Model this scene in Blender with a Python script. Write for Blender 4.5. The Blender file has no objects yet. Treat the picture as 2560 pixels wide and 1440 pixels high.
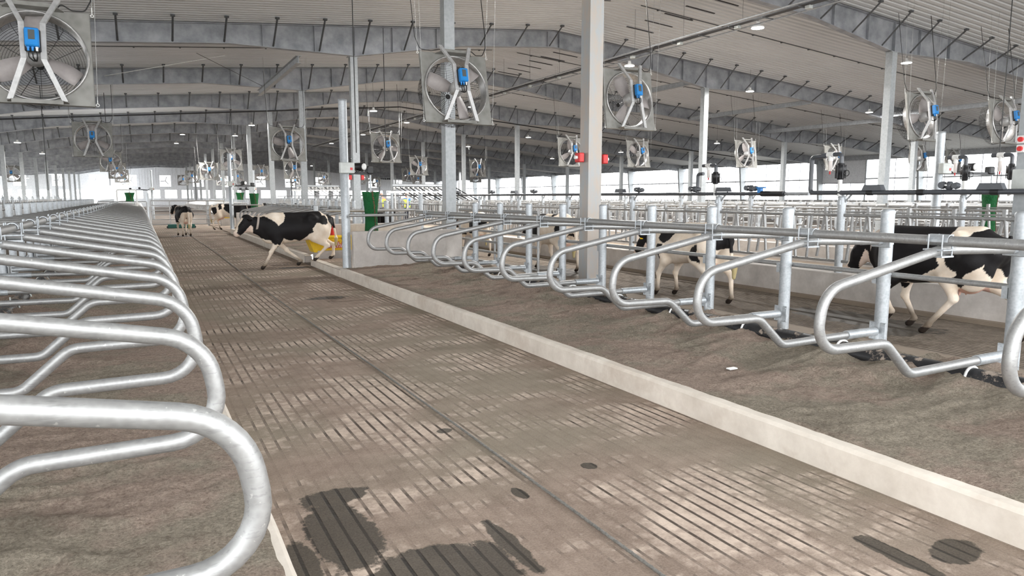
import bpy, math, random
import numpy as np
from mathutils import Vector, Matrix, noise
random.seed(7)
scene = bpy.context.scene
COL = scene.collection
PI = math.pi
R = math.radians

# ------------------------------------------------------------------ camera
H = 1.65
cam_d = bpy.data.cameras.new('camera'); cam = bpy.data.objects.new('camera', cam_d); COL.objects.link(cam)
cam_d.sensor_width = 36.0; cam_d.lens = 1780.0 / 2560.0 * 36.0
cam_d.clip_start = 0.05; cam_d.clip_end = 600
cam.location = (0, 0, H)
cam.rotation_euler = (R(90 - 7.299), 0, R(-27.47))
scene.camera = cam

# ------------------------------------------------------------------ view, world
scene.view_settings.view_transform = 'Standard'
scene.view_settings.look = 'None'
scene.view_settings.gamma = 1.0
scene.view_settings.use_curve_mapping = False
scene.view_settings.exposure = 0.66
world = bpy.data.worlds.new('world'); scene.world = world; world.use_nodes = True
bg = world.node_tree.nodes['Background']
bg.inputs[0].default_value = (0.95, 0.975, 1.0, 1)
bg.inputs[1].default_value = 4.2
scene.cycles.max_bounces = 8
scene.cycles.diffuse_bounces = 5
scene.cycles.glossy_bounces = 4
scene.cycles.sample_clamp_indirect = 6.0
scene.cycles.use_denoising = True


# ------------------------------------------------------------------ materials
def new_mat(name):
    m = bpy.data.materials.new(name); m.use_nodes = True
    nt = m.node_tree; b = nt.nodes['Principled BSDF']
    return m, nt, b
def N(nt, kind, **kw):
    n = nt.nodes.new(kind)
    for k, v in kw.items():
        setattr(n, k, v)
    return n
def L(nt, a, b): nt.links.new(a, b)
def coords(nt, scale=(1, 1, 1), obj=True):
    tc = N(nt, 'ShaderNodeTexCoord'); mp = N(nt, 'ShaderNodeMapping')
    mp.inputs['Scale'].default_value = scale
    L(nt, tc.outputs['Object' if obj else 'Generated'], mp.inputs[0]); return mp.outputs[0]
def geo_pos(nt, scale=(1, 1, 1)):
    g = N(nt, 'ShaderNodeNewGeometry'); mp = N(nt, 'ShaderNodeMapping'); mp.inputs['Scale'].default_value = scale
    L(nt, g.outputs['Position'], mp.inputs[0]); return mp.outputs[0]
def noise_n(nt, vec, scale, detail=4, rough=0.55):
    n = N(nt, 'ShaderNodeTexNoise'); n.inputs['Scale'].default_value = scale
    n.inputs['Detail'].default_value = detail; n.inputs['Roughness'].default_value = rough
    L(nt, vec, n.inputs['Vector']); return n.outputs['Fac']
def ramp(nt, fac, stops):
    r = N(nt, 'ShaderNodeValToRGB'); L(nt, fac, r.inputs[0])
    e = r.color_ramp.elements
    while len(e) < len(stops): e.new(0.5)
    for i, (p, c) in enumerate(stops):
        e[i].position = p; e[i].color = (c[0], c[1], c[2], 1) if len(c) == 3 else c
    return r.outputs[0]
def math_n(nt, op, a, b=None, clamp=False):
    n = N(nt, 'ShaderNodeMath'); n.operation = op; n.use_clamp = clamp
    for i, v in enumerate((a, b)):
        if v is None: continue
        if hasattr(v, 'is_output') or hasattr(v, 'links'): L(nt, v, n.inputs[i])
        else: n.inputs[i].default_value = v
    return n.outputs[0]
def mix_c(nt, fac, a, b):
    n = N(nt, 'ShaderNodeMix'); n.data_type = 'RGBA'
    if hasattr(fac, 'links'): L(nt, fac, n.inputs[0])
    else: n.inputs[0].default_value = fac
    for i, v in ((6, a), (7, b)):
        if hasattr(v, 'links'): L(nt, v, n.inputs[i])
        else: n.inputs[i].default_value = (v[0], v[1], v[2], 1)
    return n.outputs[2]
def bump(nt, b, h, strength, dist=0.01):
    n = N(nt, 'ShaderNodeBump'); n.inputs['Strength'].default_value = strength
    n.inputs['Distance'].default_value = dist
    L(nt, h, n.inputs['Height']); L(nt, n.outputs[0], b.inputs['Normal']); return n
def plain(name, c, rough=0.5, metal=0.0, **kw):
    m, nt, b = new_mat(name)
    b.inputs['Base Color'].default_value = (c[0], c[1], c[2], 1)
    b.inputs['Roughness'].default_value = rough; b.inputs['Metallic'].default_value = metal
    v = coords(nt); f = noise_n(nt, v, 9, 3)
    cc = ramp(nt, f, [(0.3, [x * 0.88 for x in c]), (0.7, [min(1, x * 1.08) for x in c])])
    L(nt, cc, b.inputs['Base Color'])
    return m
def metal_mat(name, lo, hi, scale=14, rough=0.36, metal=0.85, world=False, voro=True, streak=False):
    m, nt, b = new_mat(name)
    v = geo_pos(nt) if world else coords(nt)
    f = noise_n(nt, v, scale, 5, 0.6)
    if voro:
        vo = N(nt, 'ShaderNodeTexVoronoi'); vo.inputs['Scale'].default_value = scale * 3; L(nt, v, vo.inputs['Vector'])
        f = math_n(nt, 'ADD', math_n(nt, 'MULTIPLY', f, 0.7), math_n(nt, 'MULTIPLY', vo.outputs['Distance'], 0.35))
    c = ramp(nt, f, [(0.3, lo), (0.7, hi)])
    if streak:   # drawn streaks and small zinc drips
        mp = N(nt, 'ShaderNodeMapping'); mp.inputs['Scale'].default_value = (1.2, 30, 30); L(nt, v, mp.inputs[0])
        s = ramp(nt, noise_n(nt, mp.outputs[0], 3.0, 4, 0.6), [(0.56, (0, 0, 0)), (0.66, (1, 1, 1))])
        c = mix_c(nt, math_n(nt, 'MULTIPLY', s, 0.35), c, (0.17, 0.17, 0.17))
        dd = ramp(nt, noise_n(nt, v, 55, 2, 0.4), [(0.70, (0, 0, 0)), (0.76, (1, 1, 1))])
        c = mix_c(nt, math_n(nt, 'MULTIPLY', dd, 0.7), c, (0.62, 0.62, 0.60))
    L(nt, c, b.inputs['Base Color'])
    L(nt, math_n(nt, 'ADD', math_n(nt, 'MULTIPLY', f, 0.25), rough - 0.1), b.inputs['Roughness'])
    b.inputs['Metallic'].default_value = metal
    return m
M = {}
M['tube'] = metal_mat('galvanised_tube', (0.32, 0.32, 0.315), (0.40, 0.40, 0.395), 18, 0.44, 0.6, world=True, streak=True)
M['post'] = metal_mat('galvanised_post', (0.36, 0.385, 0.405), (0.50, 0.525, 0.545), 16, 0.42, 0.5, world=True)
M['column'] = metal_mat('galvanised_column', (0.33, 0.35, 0.36), (0.44, 0.46, 0.47), 5, 0.5, 0.35, world=True)
def stained():
    m, nt, b = new_mat('stained_column_zinc')
    v = geo_pos(nt, (1, 1, .35)); f = noise_n(nt, v, 9, 8, 0.7); g = noise_n(nt, v, 2.2, 3, 0.5)
    c = mix_c(nt, ramp(nt, math_n(nt, 'ADD', math_n(nt, 'MULTIPLY', f, .5), math_n(nt, 'MULTIPLY', g, .5)), [(.42, (0, 0, 0)), (.56, (1, 1, 1))]), (0.40, 0.42, 0.43), (0.46, 0.405, 0.355))
    L(nt, c, b.inputs['Base Color']); b.inputs['Roughness'].default_value = .6; b.inputs['Metallic'].default_value = .2
    return m
M['stained'] = stained()
M['rafter'] = metal_mat('galvanised_rafter', (0.22, 0.232, 0.25), (0.44, 0.45, 0.475), 2.2, 0.5, 0.4, world=True, voro=False)
M['brace'] = metal_mat('galvanised_brace', (0.07, 0.075, 0.08), (0.13, 0.135, 0.14), 5, 0.5, 0.4)
M['beam'] = metal_mat('galvanised_beam', (0.30, 0.31, 0.325), (0.45, 0.47, 0.49), 4, 0.5, 0.35)
M['fan_sheet'] = metal_mat('fan_sheet', (0.20, 0.195, 0.18), (0.29, 0.285, 0.265), 3, 0.5, 0.3)
M['fan_ring'] = metal_mat('fan_ring', (0.34, 0.335, 0.325), (0.52, 0.51, 0.50), 6, 0.32, 0.7)
M['bracket'] = metal_mat('fan_bracket', (0.40, 0.40, 0.40), (0.56, 0.56, 0.555), 6, 0.42, 0.35)
M['blade'] = plain('fan_blade', (0.34, 0.31, 0.30), 0.6)
M['wire'] = plain('guard_wire', (0.03, 0.03, 0.03), 0.5, 0.2)
M['cable'] = plain('black_cable', (0.012, 0.012, 0.012), 0.5)
M['blue'] = plain('blue_enclosure', (0.012, 0.22, 0.60), 0.4)
M['window_grey'] = plain('display_window', (0.10, 0.11, 0.11), 0.2)
M['white'] = plain('white_plastic', (0.80, 0.80, 0.78), 0.45)
M['ltgrey'] = plain('light_grey_plastic', (0.52, 0.54, 0.52), 0.45)
M['black'] = plain('black_plastic', (0.016, 0.016, 0.018), 0.45)
M['pvc'] = plain('dark_grey_pvc', (0.07, 0.075, 0.085), 0.32)
M['red'] = plain('red_plastic', (0.62, 0.02, 0.02), 0.4)
M['yellow'] = plain('yellow_plastic', (0.86, 0.56, 0.01), 0.42)
M['hoof'] = plain('hoof', (0.03, 0.022, 0.018), 0.6)
M['eye'] = plain('eye', (0.01, 0.008, 0.006), 0.15)
M['collar'] = plain('collar_webbing', (0.42, 0.36, 0.31), 0.8)
M['collar_green'] = plain('green_transponder', (0.01, 0.10, 0.08), 0.5)
M['rollup'] = plain('rollup_door', (0.66, 0.67, 0.69), 0.5)
M['clear'] = plain('clear_filter', (0.72, 0.66, 0.62), 0.3)
M['cable_steel'] = metal_mat('wire_rope', (0.16, 0.155, 0.14), (0.30, 0.29, 0.27), 30, 0.55, 0.4)
M['bluegrey'] = plain('blue_valve', (0.02, 0.20, 0.55), 0.4)

def lamp_mat():
    m, nt, b = new_mat('lamp_glow')
    b.inputs['Base Color'].default_value = (1, 1, 1, 1)
    b.inputs['Emission Color'].default_value = (1, 0.98, 0.94, 1)
    b.inputs['Emission Strength'].default_value = 14
    return m
M['glow'] = lamp_mat()

def concrete(name, lo, hi, scale=2.0, stain=None, bumpd=0.004, rough=0.85):
    m, nt, b = new_mat(name)
    v = geo_pos(nt)
    f = noise_n(nt, v, scale, 8, 0.65)
    c = ramp(nt, f, [(0.28, lo), (0.72, hi)])
    f2 = noise_n(nt, v, scale * 9, 4, 0.6)
    c = mix_c(nt, math_n(nt, 'MULTIPLY', ramp(nt, f2, [(0.45, (0, 0, 0)), (0.7, (1, 1, 1))]), 0.18), c, lo)
    if stain:
        f3 = noise_n(nt, v, 1.1, 6, 0.7)
        c = mix_c(nt, ramp(nt, f3, [(0.52, (0, 0, 0)), (0.66, (1, 1, 1))]), c, stain)
    L(nt, c, b.inputs['Base Color']); b.inputs['Roughness'].default_value = rough
    bump(nt, b, noise_n(nt, v, 40, 5, 0.6), 0.5, bumpd)
    return m
M['curb'] = concrete('curb_concrete', (0.60, 0.535, 0.46), (0.82, 0.755, 0.67), 3.2, (0.60, 0.52, 0.44))
M['wall_con'] = concrete('wall_concrete', (0.40, 0.365, 0.335), (0.64, 0.60, 0.56), 2.4)
M['lane_con'] = concrete('lane_concrete', (0.20, 0.155, 0.115), (0.29, 0.235, 0.18), 1.2)
M['pale_con'] = concrete('pale_concrete', (0.52, 0.50, 0.47), (0.66, 0.64, 0.60), 1.2)
M['gravel'] = concrete('dark_yard_gravel', (0.10, 0.10, 0.09), (0.17, 0.165, 0.15), 1.2)
M['dirty_con'] = concrete('dirty_concrete', (0.10, 0.08, 0.065), (0.20, 0.165, 0.135), 1.8, (0.05, 0.038, 0.03))

def grooved_floor(name, period, width, light, light2, dirt, dirt2, spots, dirt_amt, x0=0.475, wet_gloss=0.35):
    """Concrete with parallel grooves along Y, drifts of dry dirt that fill them and wet and other dark patches of their own shape."""
    m, nt, b = new_mat(name)
    pos = geo_pos(nt)
    sep = N(nt, 'ShaderNodeSeparateXYZ'); L(nt, pos, sep.inputs[0])
    X, Y = sep.outputs[0], sep.outputs[1]
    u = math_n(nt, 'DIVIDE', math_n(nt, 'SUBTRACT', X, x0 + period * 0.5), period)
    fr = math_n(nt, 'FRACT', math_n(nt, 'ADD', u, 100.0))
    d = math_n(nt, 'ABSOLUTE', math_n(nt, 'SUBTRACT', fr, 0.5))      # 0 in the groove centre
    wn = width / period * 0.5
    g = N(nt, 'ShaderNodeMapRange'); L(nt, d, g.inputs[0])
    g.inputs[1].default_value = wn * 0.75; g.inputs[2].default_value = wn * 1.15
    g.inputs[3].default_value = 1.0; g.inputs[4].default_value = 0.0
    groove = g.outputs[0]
    # dirt drifts: long across the alley
    mp = N(nt, 'ShaderNodeMapping'); mp.inputs['Scale'].default_value = (0.75, 1.05, 1); L(nt, pos, mp.inputs[0])
    n1 = noise_n(nt, mp.outputs[0], 1.25, 10, 0.72)
    n2 = noise_n(nt, pos, 13, 8, 0.75)
    drift = math_n(nt, 'ADD', math_n(nt, 'MULTIPLY', n1, 0.88), math_n(nt, 'MULTIPLY', n2, 0.12))
    dm = ramp(nt, drift, [(dirt_amt - 0.02, (0, 0, 0)), (dirt_amt + 0.075, (1, 1, 1))])
    fine = noise_n(nt, pos, 90, 6, 0.8)
    mid = noise_n(nt, pos, 5, 6, 0.65)
    hueN = noise_n(nt, pos, .55, 3, .5)
    cl = ramp(nt, mid, [(0.3, light), (0.7, light2)])
    cd = ramp(nt, math_n(nt, 'ADD', math_n(nt, 'MULTIPLY', fine, 0.6), math_n(nt, 'MULTIPLY', mid, 0.4)), [(0.36, dirt), (0.64, dirt2)])
    cd = mix_c(nt, math_n(nt, 'MULTIPLY', ramp(nt, hueN, [(0.42, (0, 0, 0)), (0.58, (1, 1, 1))]), .55), cd, mix_c(nt, fine, (dirt[0] * .85, dirt[1] * 1.02, dirt[2] * .92), (dirt2[0] * .88, dirt2[1] * 1.04, dirt2[2] * 1.0)))
    c = mix_c(nt, math_n(nt, 'MULTIPLY', dm, 0.93), cl, cd)
    # thin film of dirt everywhere
    film = ramp(nt, n2, [(0.42, (0, 0, 0)), (0.62, (1, 1, 1))])
    c = mix_c(nt, math_n(nt, 'MULTIPLY', film, 0.5), c, cd)
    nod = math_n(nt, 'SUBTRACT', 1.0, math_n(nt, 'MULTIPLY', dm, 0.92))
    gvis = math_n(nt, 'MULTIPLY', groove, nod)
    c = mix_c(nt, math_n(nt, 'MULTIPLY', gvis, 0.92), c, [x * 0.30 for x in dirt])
    rough = 0.9
    # wet, manure and other dark patches: (cx, cy, rx, ry, angle)
    wet = None
    wob = math_n(nt, 'MULTIPLY', math_n(nt, 'SUBTRACT', noise_n(nt, pos, 4.5, 7, 0.7), 0.5), 1.5)
    for (cx, cy, rx, ry) in spots:
        a = math_n(nt, 'DIVIDE', math_n(nt, 'SUBTRACT', X, cx), rx)
        e = math_n(nt, 'DIVIDE', math_n(nt, 'SUBTRACT', Y, cy), ry)
        q = math_n(nt, 'ADD', math_n(nt, 'MULTIPLY', a, a), math_n(nt, 'MULTIPLY', e, e))
        q = math_n(nt, 'ADD', math_n(nt, 'SQRT', q), wob)
        mr = N(nt, 'ShaderNodeMapRange'); L(nt, q, mr.inputs[0])
        mr.inputs[1].default_value = 0.90; mr.inputs[2].default_value = 1.0; mr.inputs[3].default_value = 1.0; mr.inputs[4].default_value = 0.0
        wet = mr.outputs[0] if wet is None else math_n(nt, 'MAXIMUM', wet, mr.outputs[0])
    if wet is not None:
        cw = ramp(nt, fine, [(0.35, (0.035, 0.030, 0.022)), (0.68, (0.115, 0.095, 0.075))])
        cw = mix_c(nt, math_n(nt, 'MULTIPLY', groove, 0.85), cw, (0.012, 0.010, 0.008))
        c = mix_c(nt, math_n(nt, 'MULTIPLY', wet, 0.93), c, cw)
        L(nt, math_n(nt, 'SUBTRACT', 0.92, math_n(nt, 'MULTIPLY', wet, wet_gloss)), b.inputs['Roughness'])
    else:
        b.inputs['Roughness'].default_value = rough
    L(nt, c, b.inputs['Base Color'])
    hgt = math_n(nt, 'ADD', math_n(nt, 'MULTIPLY', gvis, -1.0), math_n(nt, 'MULTIPLY', math_n(nt, 'MULTIPLY', fine, dm), 0.45))
    bump(nt, b, hgt, 0.9, 0.010)
    b.inputs['Specular IOR Level'].default_value = 0.25
    return m
alley_spots = [(0.86, 3.80, .20, .12), (0.80, 3.35, .18, .44), (1.10, 2.78, .44, .24), (0.56, 3.15, .08, .25), (1.48, 2.85, .06, .30), (0.9, 2.5, .5, .3),
               (3.02, 1.95, .06, .24), (3.30, 1.84, .16, .10), (1.83, 4.56, .06, .05), (2.37, 3.53, .05, .06), (1.80, 3.37, .04, .09), (2.66, 11.68, .34, .18),
               (1.55, 33.3, .5, .5), (3.2, 17.1, .5, .18)]  # this row: dark patches beneath the far cow and the crossing cow
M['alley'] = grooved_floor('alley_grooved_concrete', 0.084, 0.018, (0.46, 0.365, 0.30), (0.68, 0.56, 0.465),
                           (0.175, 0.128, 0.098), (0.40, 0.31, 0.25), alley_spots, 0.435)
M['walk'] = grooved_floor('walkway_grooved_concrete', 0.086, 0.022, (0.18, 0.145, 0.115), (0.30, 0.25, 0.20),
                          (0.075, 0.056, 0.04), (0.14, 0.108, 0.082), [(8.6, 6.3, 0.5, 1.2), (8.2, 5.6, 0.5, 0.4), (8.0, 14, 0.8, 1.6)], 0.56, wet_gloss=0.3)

def sand_mat():
    m, nt, b = new_mat('bedding_sand')
    v = geo_pos(nt)
    mp = N(nt, 'ShaderNodeMapping'); mp.inputs['Scale'].default_value = (0.75, 1.5, 1); L(nt, v, mp.inputs[0])
    clump = noise_n(nt, v, 58, 8, 0.72)
    grain = noise_n(nt, v, 150, 5, 0.85)
    big = noise_n(nt, mp.outputs[0], 1.5, 6, 0.62)
    hue = noise_n(nt, v, 1.3, 4, 0.6)
    lump = noise_n(nt, v, 17, 6, 0.75)
    g = math_n(nt, 'ADD', math_n(nt, 'ADD', math_n(nt, 'MULTIPLY', clump, 0.42), math_n(nt, 'MULTIPLY', lump, 0.25)), math_n(nt, 'MULTIPLY', grain, 0.33))
    olive = ramp(nt, g, [(0.36, (0.16, 0.135, 0.10)), (0.5, (0.46, 0.395, 0.31)), (0.62, (0.76, 0.67, 0.54))])
    pinkb = ramp(nt, g, [(0.36, (0.19, 0.135, 0.105)), (0.5, (0.54, 0.415, 0.335)), (0.62, (0.82, 0.67, 0.56))])
    c = mix_c(nt, ramp(nt, hue, [(0.44, (0, 0, 0)), (0.56, (1, 1, 1))]), olive, pinkb)
    w = ramp(nt, big, [(0.34, (1, 1, 1)), (0.44, (0, 0, 0))])
    c = mix_c(nt, math_n(nt, 'MULTIPLY', w, 0.35), c, (0.12, 0.085, 0.065))
    L(nt, c, b.inputs['Base Color']); b.inputs['Roughness'].default_value = 0.95
    b.inputs['Specular IOR Level'].default_value = 0.12
    h = math_n(nt, 'ADD', math_n(nt, 'ADD', clump, math_n(nt, 'MULTIPLY', lump, 1.6)), math_n(nt, 'MULTIPLY', grain, 0.3))
    bump(nt, b, h, 1.0, 0.045)
    return m
M['sand'] = sand_mat()
def hose_mat():
    m, nt, b = new_mat('black_pipe_dusty')
    v = geo_pos(nt)
    f = noise_n(nt, v, 5.5, 8, 0.7)
    c = ramp(nt, f, [(0.54, (0.018, 0.018, 0.020)), (0.60, (0.34, 0.28, 0.23))])
    L(nt, c, b.inputs['Base Color'])
    L(nt, ramp(nt, f, [(0.5, (0.4, 0.4, 0.4)), (0.56, (0.95, 0.95, 0.95))]), b.inputs['Roughness'])
    return m
M['hose'] = hose_mat()
def liner_mat():
    m, nt, b = new_mat('white_roof_liner')
    v = geo_pos(nt, (0.3, 1, 1))
    f = noise_n(nt, v, 1.3, 3)
    L(nt, ramp(nt, f, [(0.3, (0.60, 0.612, 0.62)), (0.7, (0.67, 0.682, 0.69))]), b.inputs['Base Color'])
    b.inputs['Roughness'].default_value = 0.36
    b.inputs['Specular IOR Level'].default_value = 0.5
    return m
M['liner'] = liner_mat()
M['cladding'] = plain('wall_cladding', (0.80, 0.82, 0.85), 0.5)
def coat_mat():
    m, nt, b = new_mat('cow_coat')
    at = N(nt, 'ShaderNodeAttribute'); at.attribute_name = 'coat'
    v = coords(nt)
    f = noise_n(nt, v, 7, 6, 0.7)
    f2 = noise_n(nt, v, 60, 4, 0.7)
    mul = ramp(nt, f, [(0.3, (0.86, 0.80, 0.72)), (0.65, (1, 1, 1))])
    n = N(nt, 'ShaderNodeMix'); n.data_type = 'RGBA'; n.blend_type = 'MULTIPLY'; n.inputs[0].default_value = 1
    L(nt, at.outputs['Color'], n.inputs[6]); L(nt, mul, n.inputs[7])
    L(nt, n.outputs[2], b.inputs['Base Color']); b.inputs['Roughness'].default_value = 0.62
    b.inputs['Specular IOR Level'].default_value = 0.22
    bump(nt, b, f2, 0.35, 0.006)
    return m
M['coat'] = coat_mat()
def brush_mat():
    m, nt, b = new_mat('green_bristles')
    v = coords(nt)
    f = noise_n(nt, v, 80, 3, 0.8)
    c = ramp(nt, f, [(0.35, (0.0, 0.055, 0.012)), (0.7, (0.004, 0.20, 0.045))])
    L(nt, c, b.inputs['Base Color']); b.inputs['Roughness'].default_value = 0.7
    bump(nt, b, f, 1.0, 0.02)
    return m
M['bristle'] = brush_mat()
M['bristle_red'] = plain('red_bristles', (0.16, 0.05, 0.03), 0.8)
M['vest'] = plain('hi_vis_vest', (0.62, 0.85, 0.05), 0.7)
M['skin'] = plain('skin', (0.50, 0.28, 0.20), 0.6)
M['denim'] = plain('blue_shirt', (0.05, 0.18, 0.40), 0.8)
M['hardhat'] = plain('hard_hat', (0.80, 0.22, 0.04), 0.4)
M['dark_cloth'] = plain('dark_trousers', (0.02, 0.025, 0.04), 0.8)
M['sign_teal'] = plain('banner_teal', (0.1, 0.42, 0.50), 0.6)

# ------------------------------------------------------------------ mesh helpers
class MB:
    def __init__(s): s.v = []; s.f = []; s.sm = []
    def add(s, vs, fs, smooth=False):
        o = len(s.v); s.v.extend([tuple(p) for p in vs])
        for f in fs: s.f.append(tuple(i + o for i in f)); s.sm.append(smooth)
        return s
    def box(s, c, d, rz=0, mat=None):
        x, y, z = d[0] / 2, d[1] / 2, d[2] / 2
        vs = [Vector(p) for p in ((-x, -y, -z), (x, -y, -z), (x, y, -z), (-x, y, -z), (-x, -y, z), (x, -y, z), (x, y, z), (-x, y, z))]
        mm = mat if mat is not None else Matrix.Rotation(rz, 4, 'Z')
        vs = [mm @ p + Vector(c) for p in vs]
        return s.add(vs, [(0, 3, 2, 1), (4, 5, 6, 7), (0, 1, 5, 4), (1, 2, 6, 5), (2, 3, 7, 6), (3, 0, 4, 7)])
    def bb(s, x0, x1, y0, y1, z0, z1):
        return s.box(((x0 + x1) / 2, (y0 + y1) / 2, (z0 + z1) / 2), (x1 - x0, y1 - y0, z1 - z0))
    def cbox(s, c, d, bev=0.01):
        """box with chamfered edges"""
        x, y, z = d[0] / 2, d[1] / 2, d[2] / 2; b = min(bev, x * .9, y * .9, z * .9)
        vs = []
        for sx in (-1, 1):
            for sy in (-1, 1):
                for sz in (-1, 1):
                    vs += [(sx * x, sy * (y - b), sz * (z - b)), (sx * (x - b), sy * y, sz * (z - b)), (sx * (x - b), sy * (y - b), sz * z)]
        import itertools
        idx = {k: i for i, k in enumerate(itertools.product((-1, 1), (-1, 1), (-1, 1)))}
        g = lambda k, a: idx[k] * 3 + a
        F = []
        for sgn in (-1, 1):
            F.append([g((sgn, -1, -1), 0), g((sgn, 1, -1), 0), g((sgn, 1, 1), 0), g((sgn, -1, 1), 0)])
            F.append([g((-1, sgn, -1), 1), g((1, sgn, -1), 1), g((1, sgn, 1), 1), g((-1, sgn, 1), 1)])
            F.append([g((-1, -1, sgn), 2), g((1, -1, sgn), 2), g((1, 1, sgn), 2), g((-1, 1, sgn), 2)])
        for a in (-1, 1):
            for b2 in (-1, 1):
                F.append([g((a, b2, -1), 0), g((a, b2, 1), 0), g((a, b2, 1), 1), g((a, b2, -1), 1)])
                F.append([g((a, -1, b2), 0), g((a, 1, b2), 0), g((a, 1, b2), 2), g((a, -1, b2), 2)])
                F.append([g((-1, a, b2), 1), g((1, a, b2), 1), g((1, a, b2), 2), g((-1, a, b2), 2)])
        for k in idx: F.append([g(k, 0), g(k, 1), g(k, 2)])
        s._recalc = True
        return s.add([Vector(p) + Vector(c) for p in vs], F)
    def tube(s, pts, r, n=10, caps=True, closed=False, rfun=None):
        pts = [Vector(p) for p in pts]; m = len(pts)
        rings = []
        t0 = (pts[1] - pts[0]).normalized()
        up = Vector((0, 0, 1)) if abs(t0.z) < 0.9 else Vector((1, 0, 0))
        nrm = (up - t0 * up.dot(t0)).normalized()
        for i, p in enumerate(pts):
            if closed: t = (pts[(i + 1) % m] - pts[i - 1]).normalized()
            elif i == 0: t = t0
            elif i == m - 1: t = (pts[-1] - pts[-2]).normalized()
            else: t = ((pts[i + 1] - p).normalized() + (p - pts[i - 1]).normalized()).normalized()
            nrm = (nrm - t * nrm.dot(t)).normalized(); bi = t.cross(nrm)
            rr = rfun(i / (m - 1)) if rfun else r
            rings.append([p + (nrm * math.cos(2 * PI * k / n) + bi * math.sin(2 * PI * k / n)) * rr for k in range(n)])
        vs = [q for ring in rings for q in ring]; fs = []
        for i in range(m if closed else m - 1):
            j = (i + 1) % m
            for k in range(n):
                fs.append((i * n + k, i * n + (k + 1) % n, j * n + (k + 1) % n, j * n + k))
        s.add(vs, fs, True)
        if caps and not closed:
            s.add(rings[0], [tuple(range(n))[::-1]]); s.add(rings[-1], [tuple(range(n))])
        return s
    def lathe(s, prof, n=20, c=(0, 0, 0), axis='z', caps=True):
        vs = []; fs = []; m = len(prof)
        for (r, z) in prof:
            for k in range(n):
                a = 2 * PI * k / n; x, y = r * math.cos(a), r * math.sin(a)
                p = {'z': (x, y, z), 'y': (x, z, y), 'x': (z, x, y)}[axis]
                vs.append((p[0] + c[0], p[1] + c[1], p[2] + c[2]))
        for i in range(m - 1):
            for k in range(n):
                q = (i * n + k, i * n + (k + 1) % n, (i + 1) * n + (k + 1) % n, (i + 1) * n + k)
                fs.append(q if axis != 'y' else q[::-1])
        s.add(vs, fs, True)
        if caps:
            a = list(range(n)); b2 = [(m - 1) * n + k for k in range(n)]
            if axis == 'y': a, b2 = b2, a
            s.add([vs[i] for i in (a)], [tuple(range(n))[::-1]] if prof[0][0] > 1e-4 else [])
            s.add([vs[i] for i in (b2)], [tuple(range(n))] if prof[-1][0] > 1e-4 else [])
        return s
    def prism(s, poly, y0, y1, axis='y'):
        """polygon (x,z) extruded along y"""
        n = len(poly)
        if axis == 'y': a = [(x, y0, z) for x, z in poly]; b = [(x, y1, z) for x, z in poly]
        elif axis == 'x': a = [(y0, x, z) for x, z in poly]; b = [(y1, x, z) for x, z in poly]
        else: a = [(x, z, y0) for x, z in poly]; b = [(x, z, y1) for x, z in poly]
        fs = [tuple(range(n)), tuple(range(n, 2 * n))[::-1]] + [(i, i + n, (i + 1) % n + n, (i + 1) % n) for i in range(n)]
        return s.add(a + b, fs)
    def mesh(s, name, mat):
        me = bpy.data.meshes.new(name); me.from_pydata(s.v, [], s.f)
        me.polygons.foreach_set('use_smooth', s.sm)
        import bmesh
        bm = bmesh.new(); bm.from_mesh(me); bmesh.ops.recalc_face_normals(bm, faces=bm.faces); bm.to_mesh(me); bm.free()
        if isinstance(mat, str): mat = M[mat]
        me.materials.append(mat); me.update(); return me

def fillet(pts, rad, seg=7):
    pts = [Vector(p) for p in pts]; out = [pts[0]]
    rads = rad if isinstance(rad, (list, tuple)) else [rad] * len(pts)
    for i in range(1, len(pts) - 1):
        a, b, c = pts[i - 1], pts[i], pts[i + 1]
        u = (a - b).normalized(); w = (c - b).normalized()
        ang = u.angle(w); r = rads[i]
        d = min(r / math.tan(ang / 2), (a - b).length * 0.499, (c - b).length * 0.499)
        r = d * math.tan(ang / 2)
        cen = b + (u + w).normalized() * (r / math.sin(ang / 2))
        p0 = b + u * d; p1 = b + w * d
        v0 = p0 - cen; v1 = p1 - cen; th = v0.angle(v1)
        for k in range(seg + 1):
            t = k / seg
            out.append(cen + (v0 * math.sin((1 - t) * th) + v1 * math.sin(t * th)) / max(1e-6, math.sin(th)))
    out.append(pts[-1]); return out

def link(o): COL.objects.link(o); return o
def obj(name, mb, mat, parent=None, loc=(0, 0, 0), label=None):
    me = mb if isinstance(mb, bpy.types.Mesh) else mb.mesh(name, mat)
    o = bpy.data.objects.new(name, me); link(o); o.location = loc
    if parent: o.parent = parent
    if label: o['label'] = label
    return o
def tag(o, label, cat, group=None):
    o['label'] = label; o['category'] = cat
    if group: o['group'] = group
    return o
def thing(name, label, cat, loc=(0, 0, 0), rz=0, group=None):
    o = bpy.data.objects.new(name, None); link(o); o.location = loc; o.rotation_euler = (0, 0, rz)
    o.empty_display_size = 0.1
    return tag(o, label, cat, group)
def struct(name, mb, mat, parent=None, label=None):
    o = obj(name, mb, mat, parent)
    if not parent: o['kind'] = 'structure'
    if label: o['label'] = label
    return o
def dup(root, loc=None, label=None, group=None, rz=None, rot=None, scl=None):
    r = root.copy(); COL.objects.link(r)
    if loc is not None: r.location = loc
    if rz is not None: r.rotation_euler = (0, 0, rz)
    if rot is not None: r.rotation_euler = rot
    if scl is not None: r.scale = scl
    if label: r['label'] = label
    if group: r['group'] = group
    elif 'group' in r and group is False: del r['group']
    for ch in list(root.children):
        c = ch.copy(); COL.objects.link(c); c.parent = r
        for g in ch.children:
            d = g.copy(); COL.objects.link(d); d.parent = c
    return r
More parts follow.
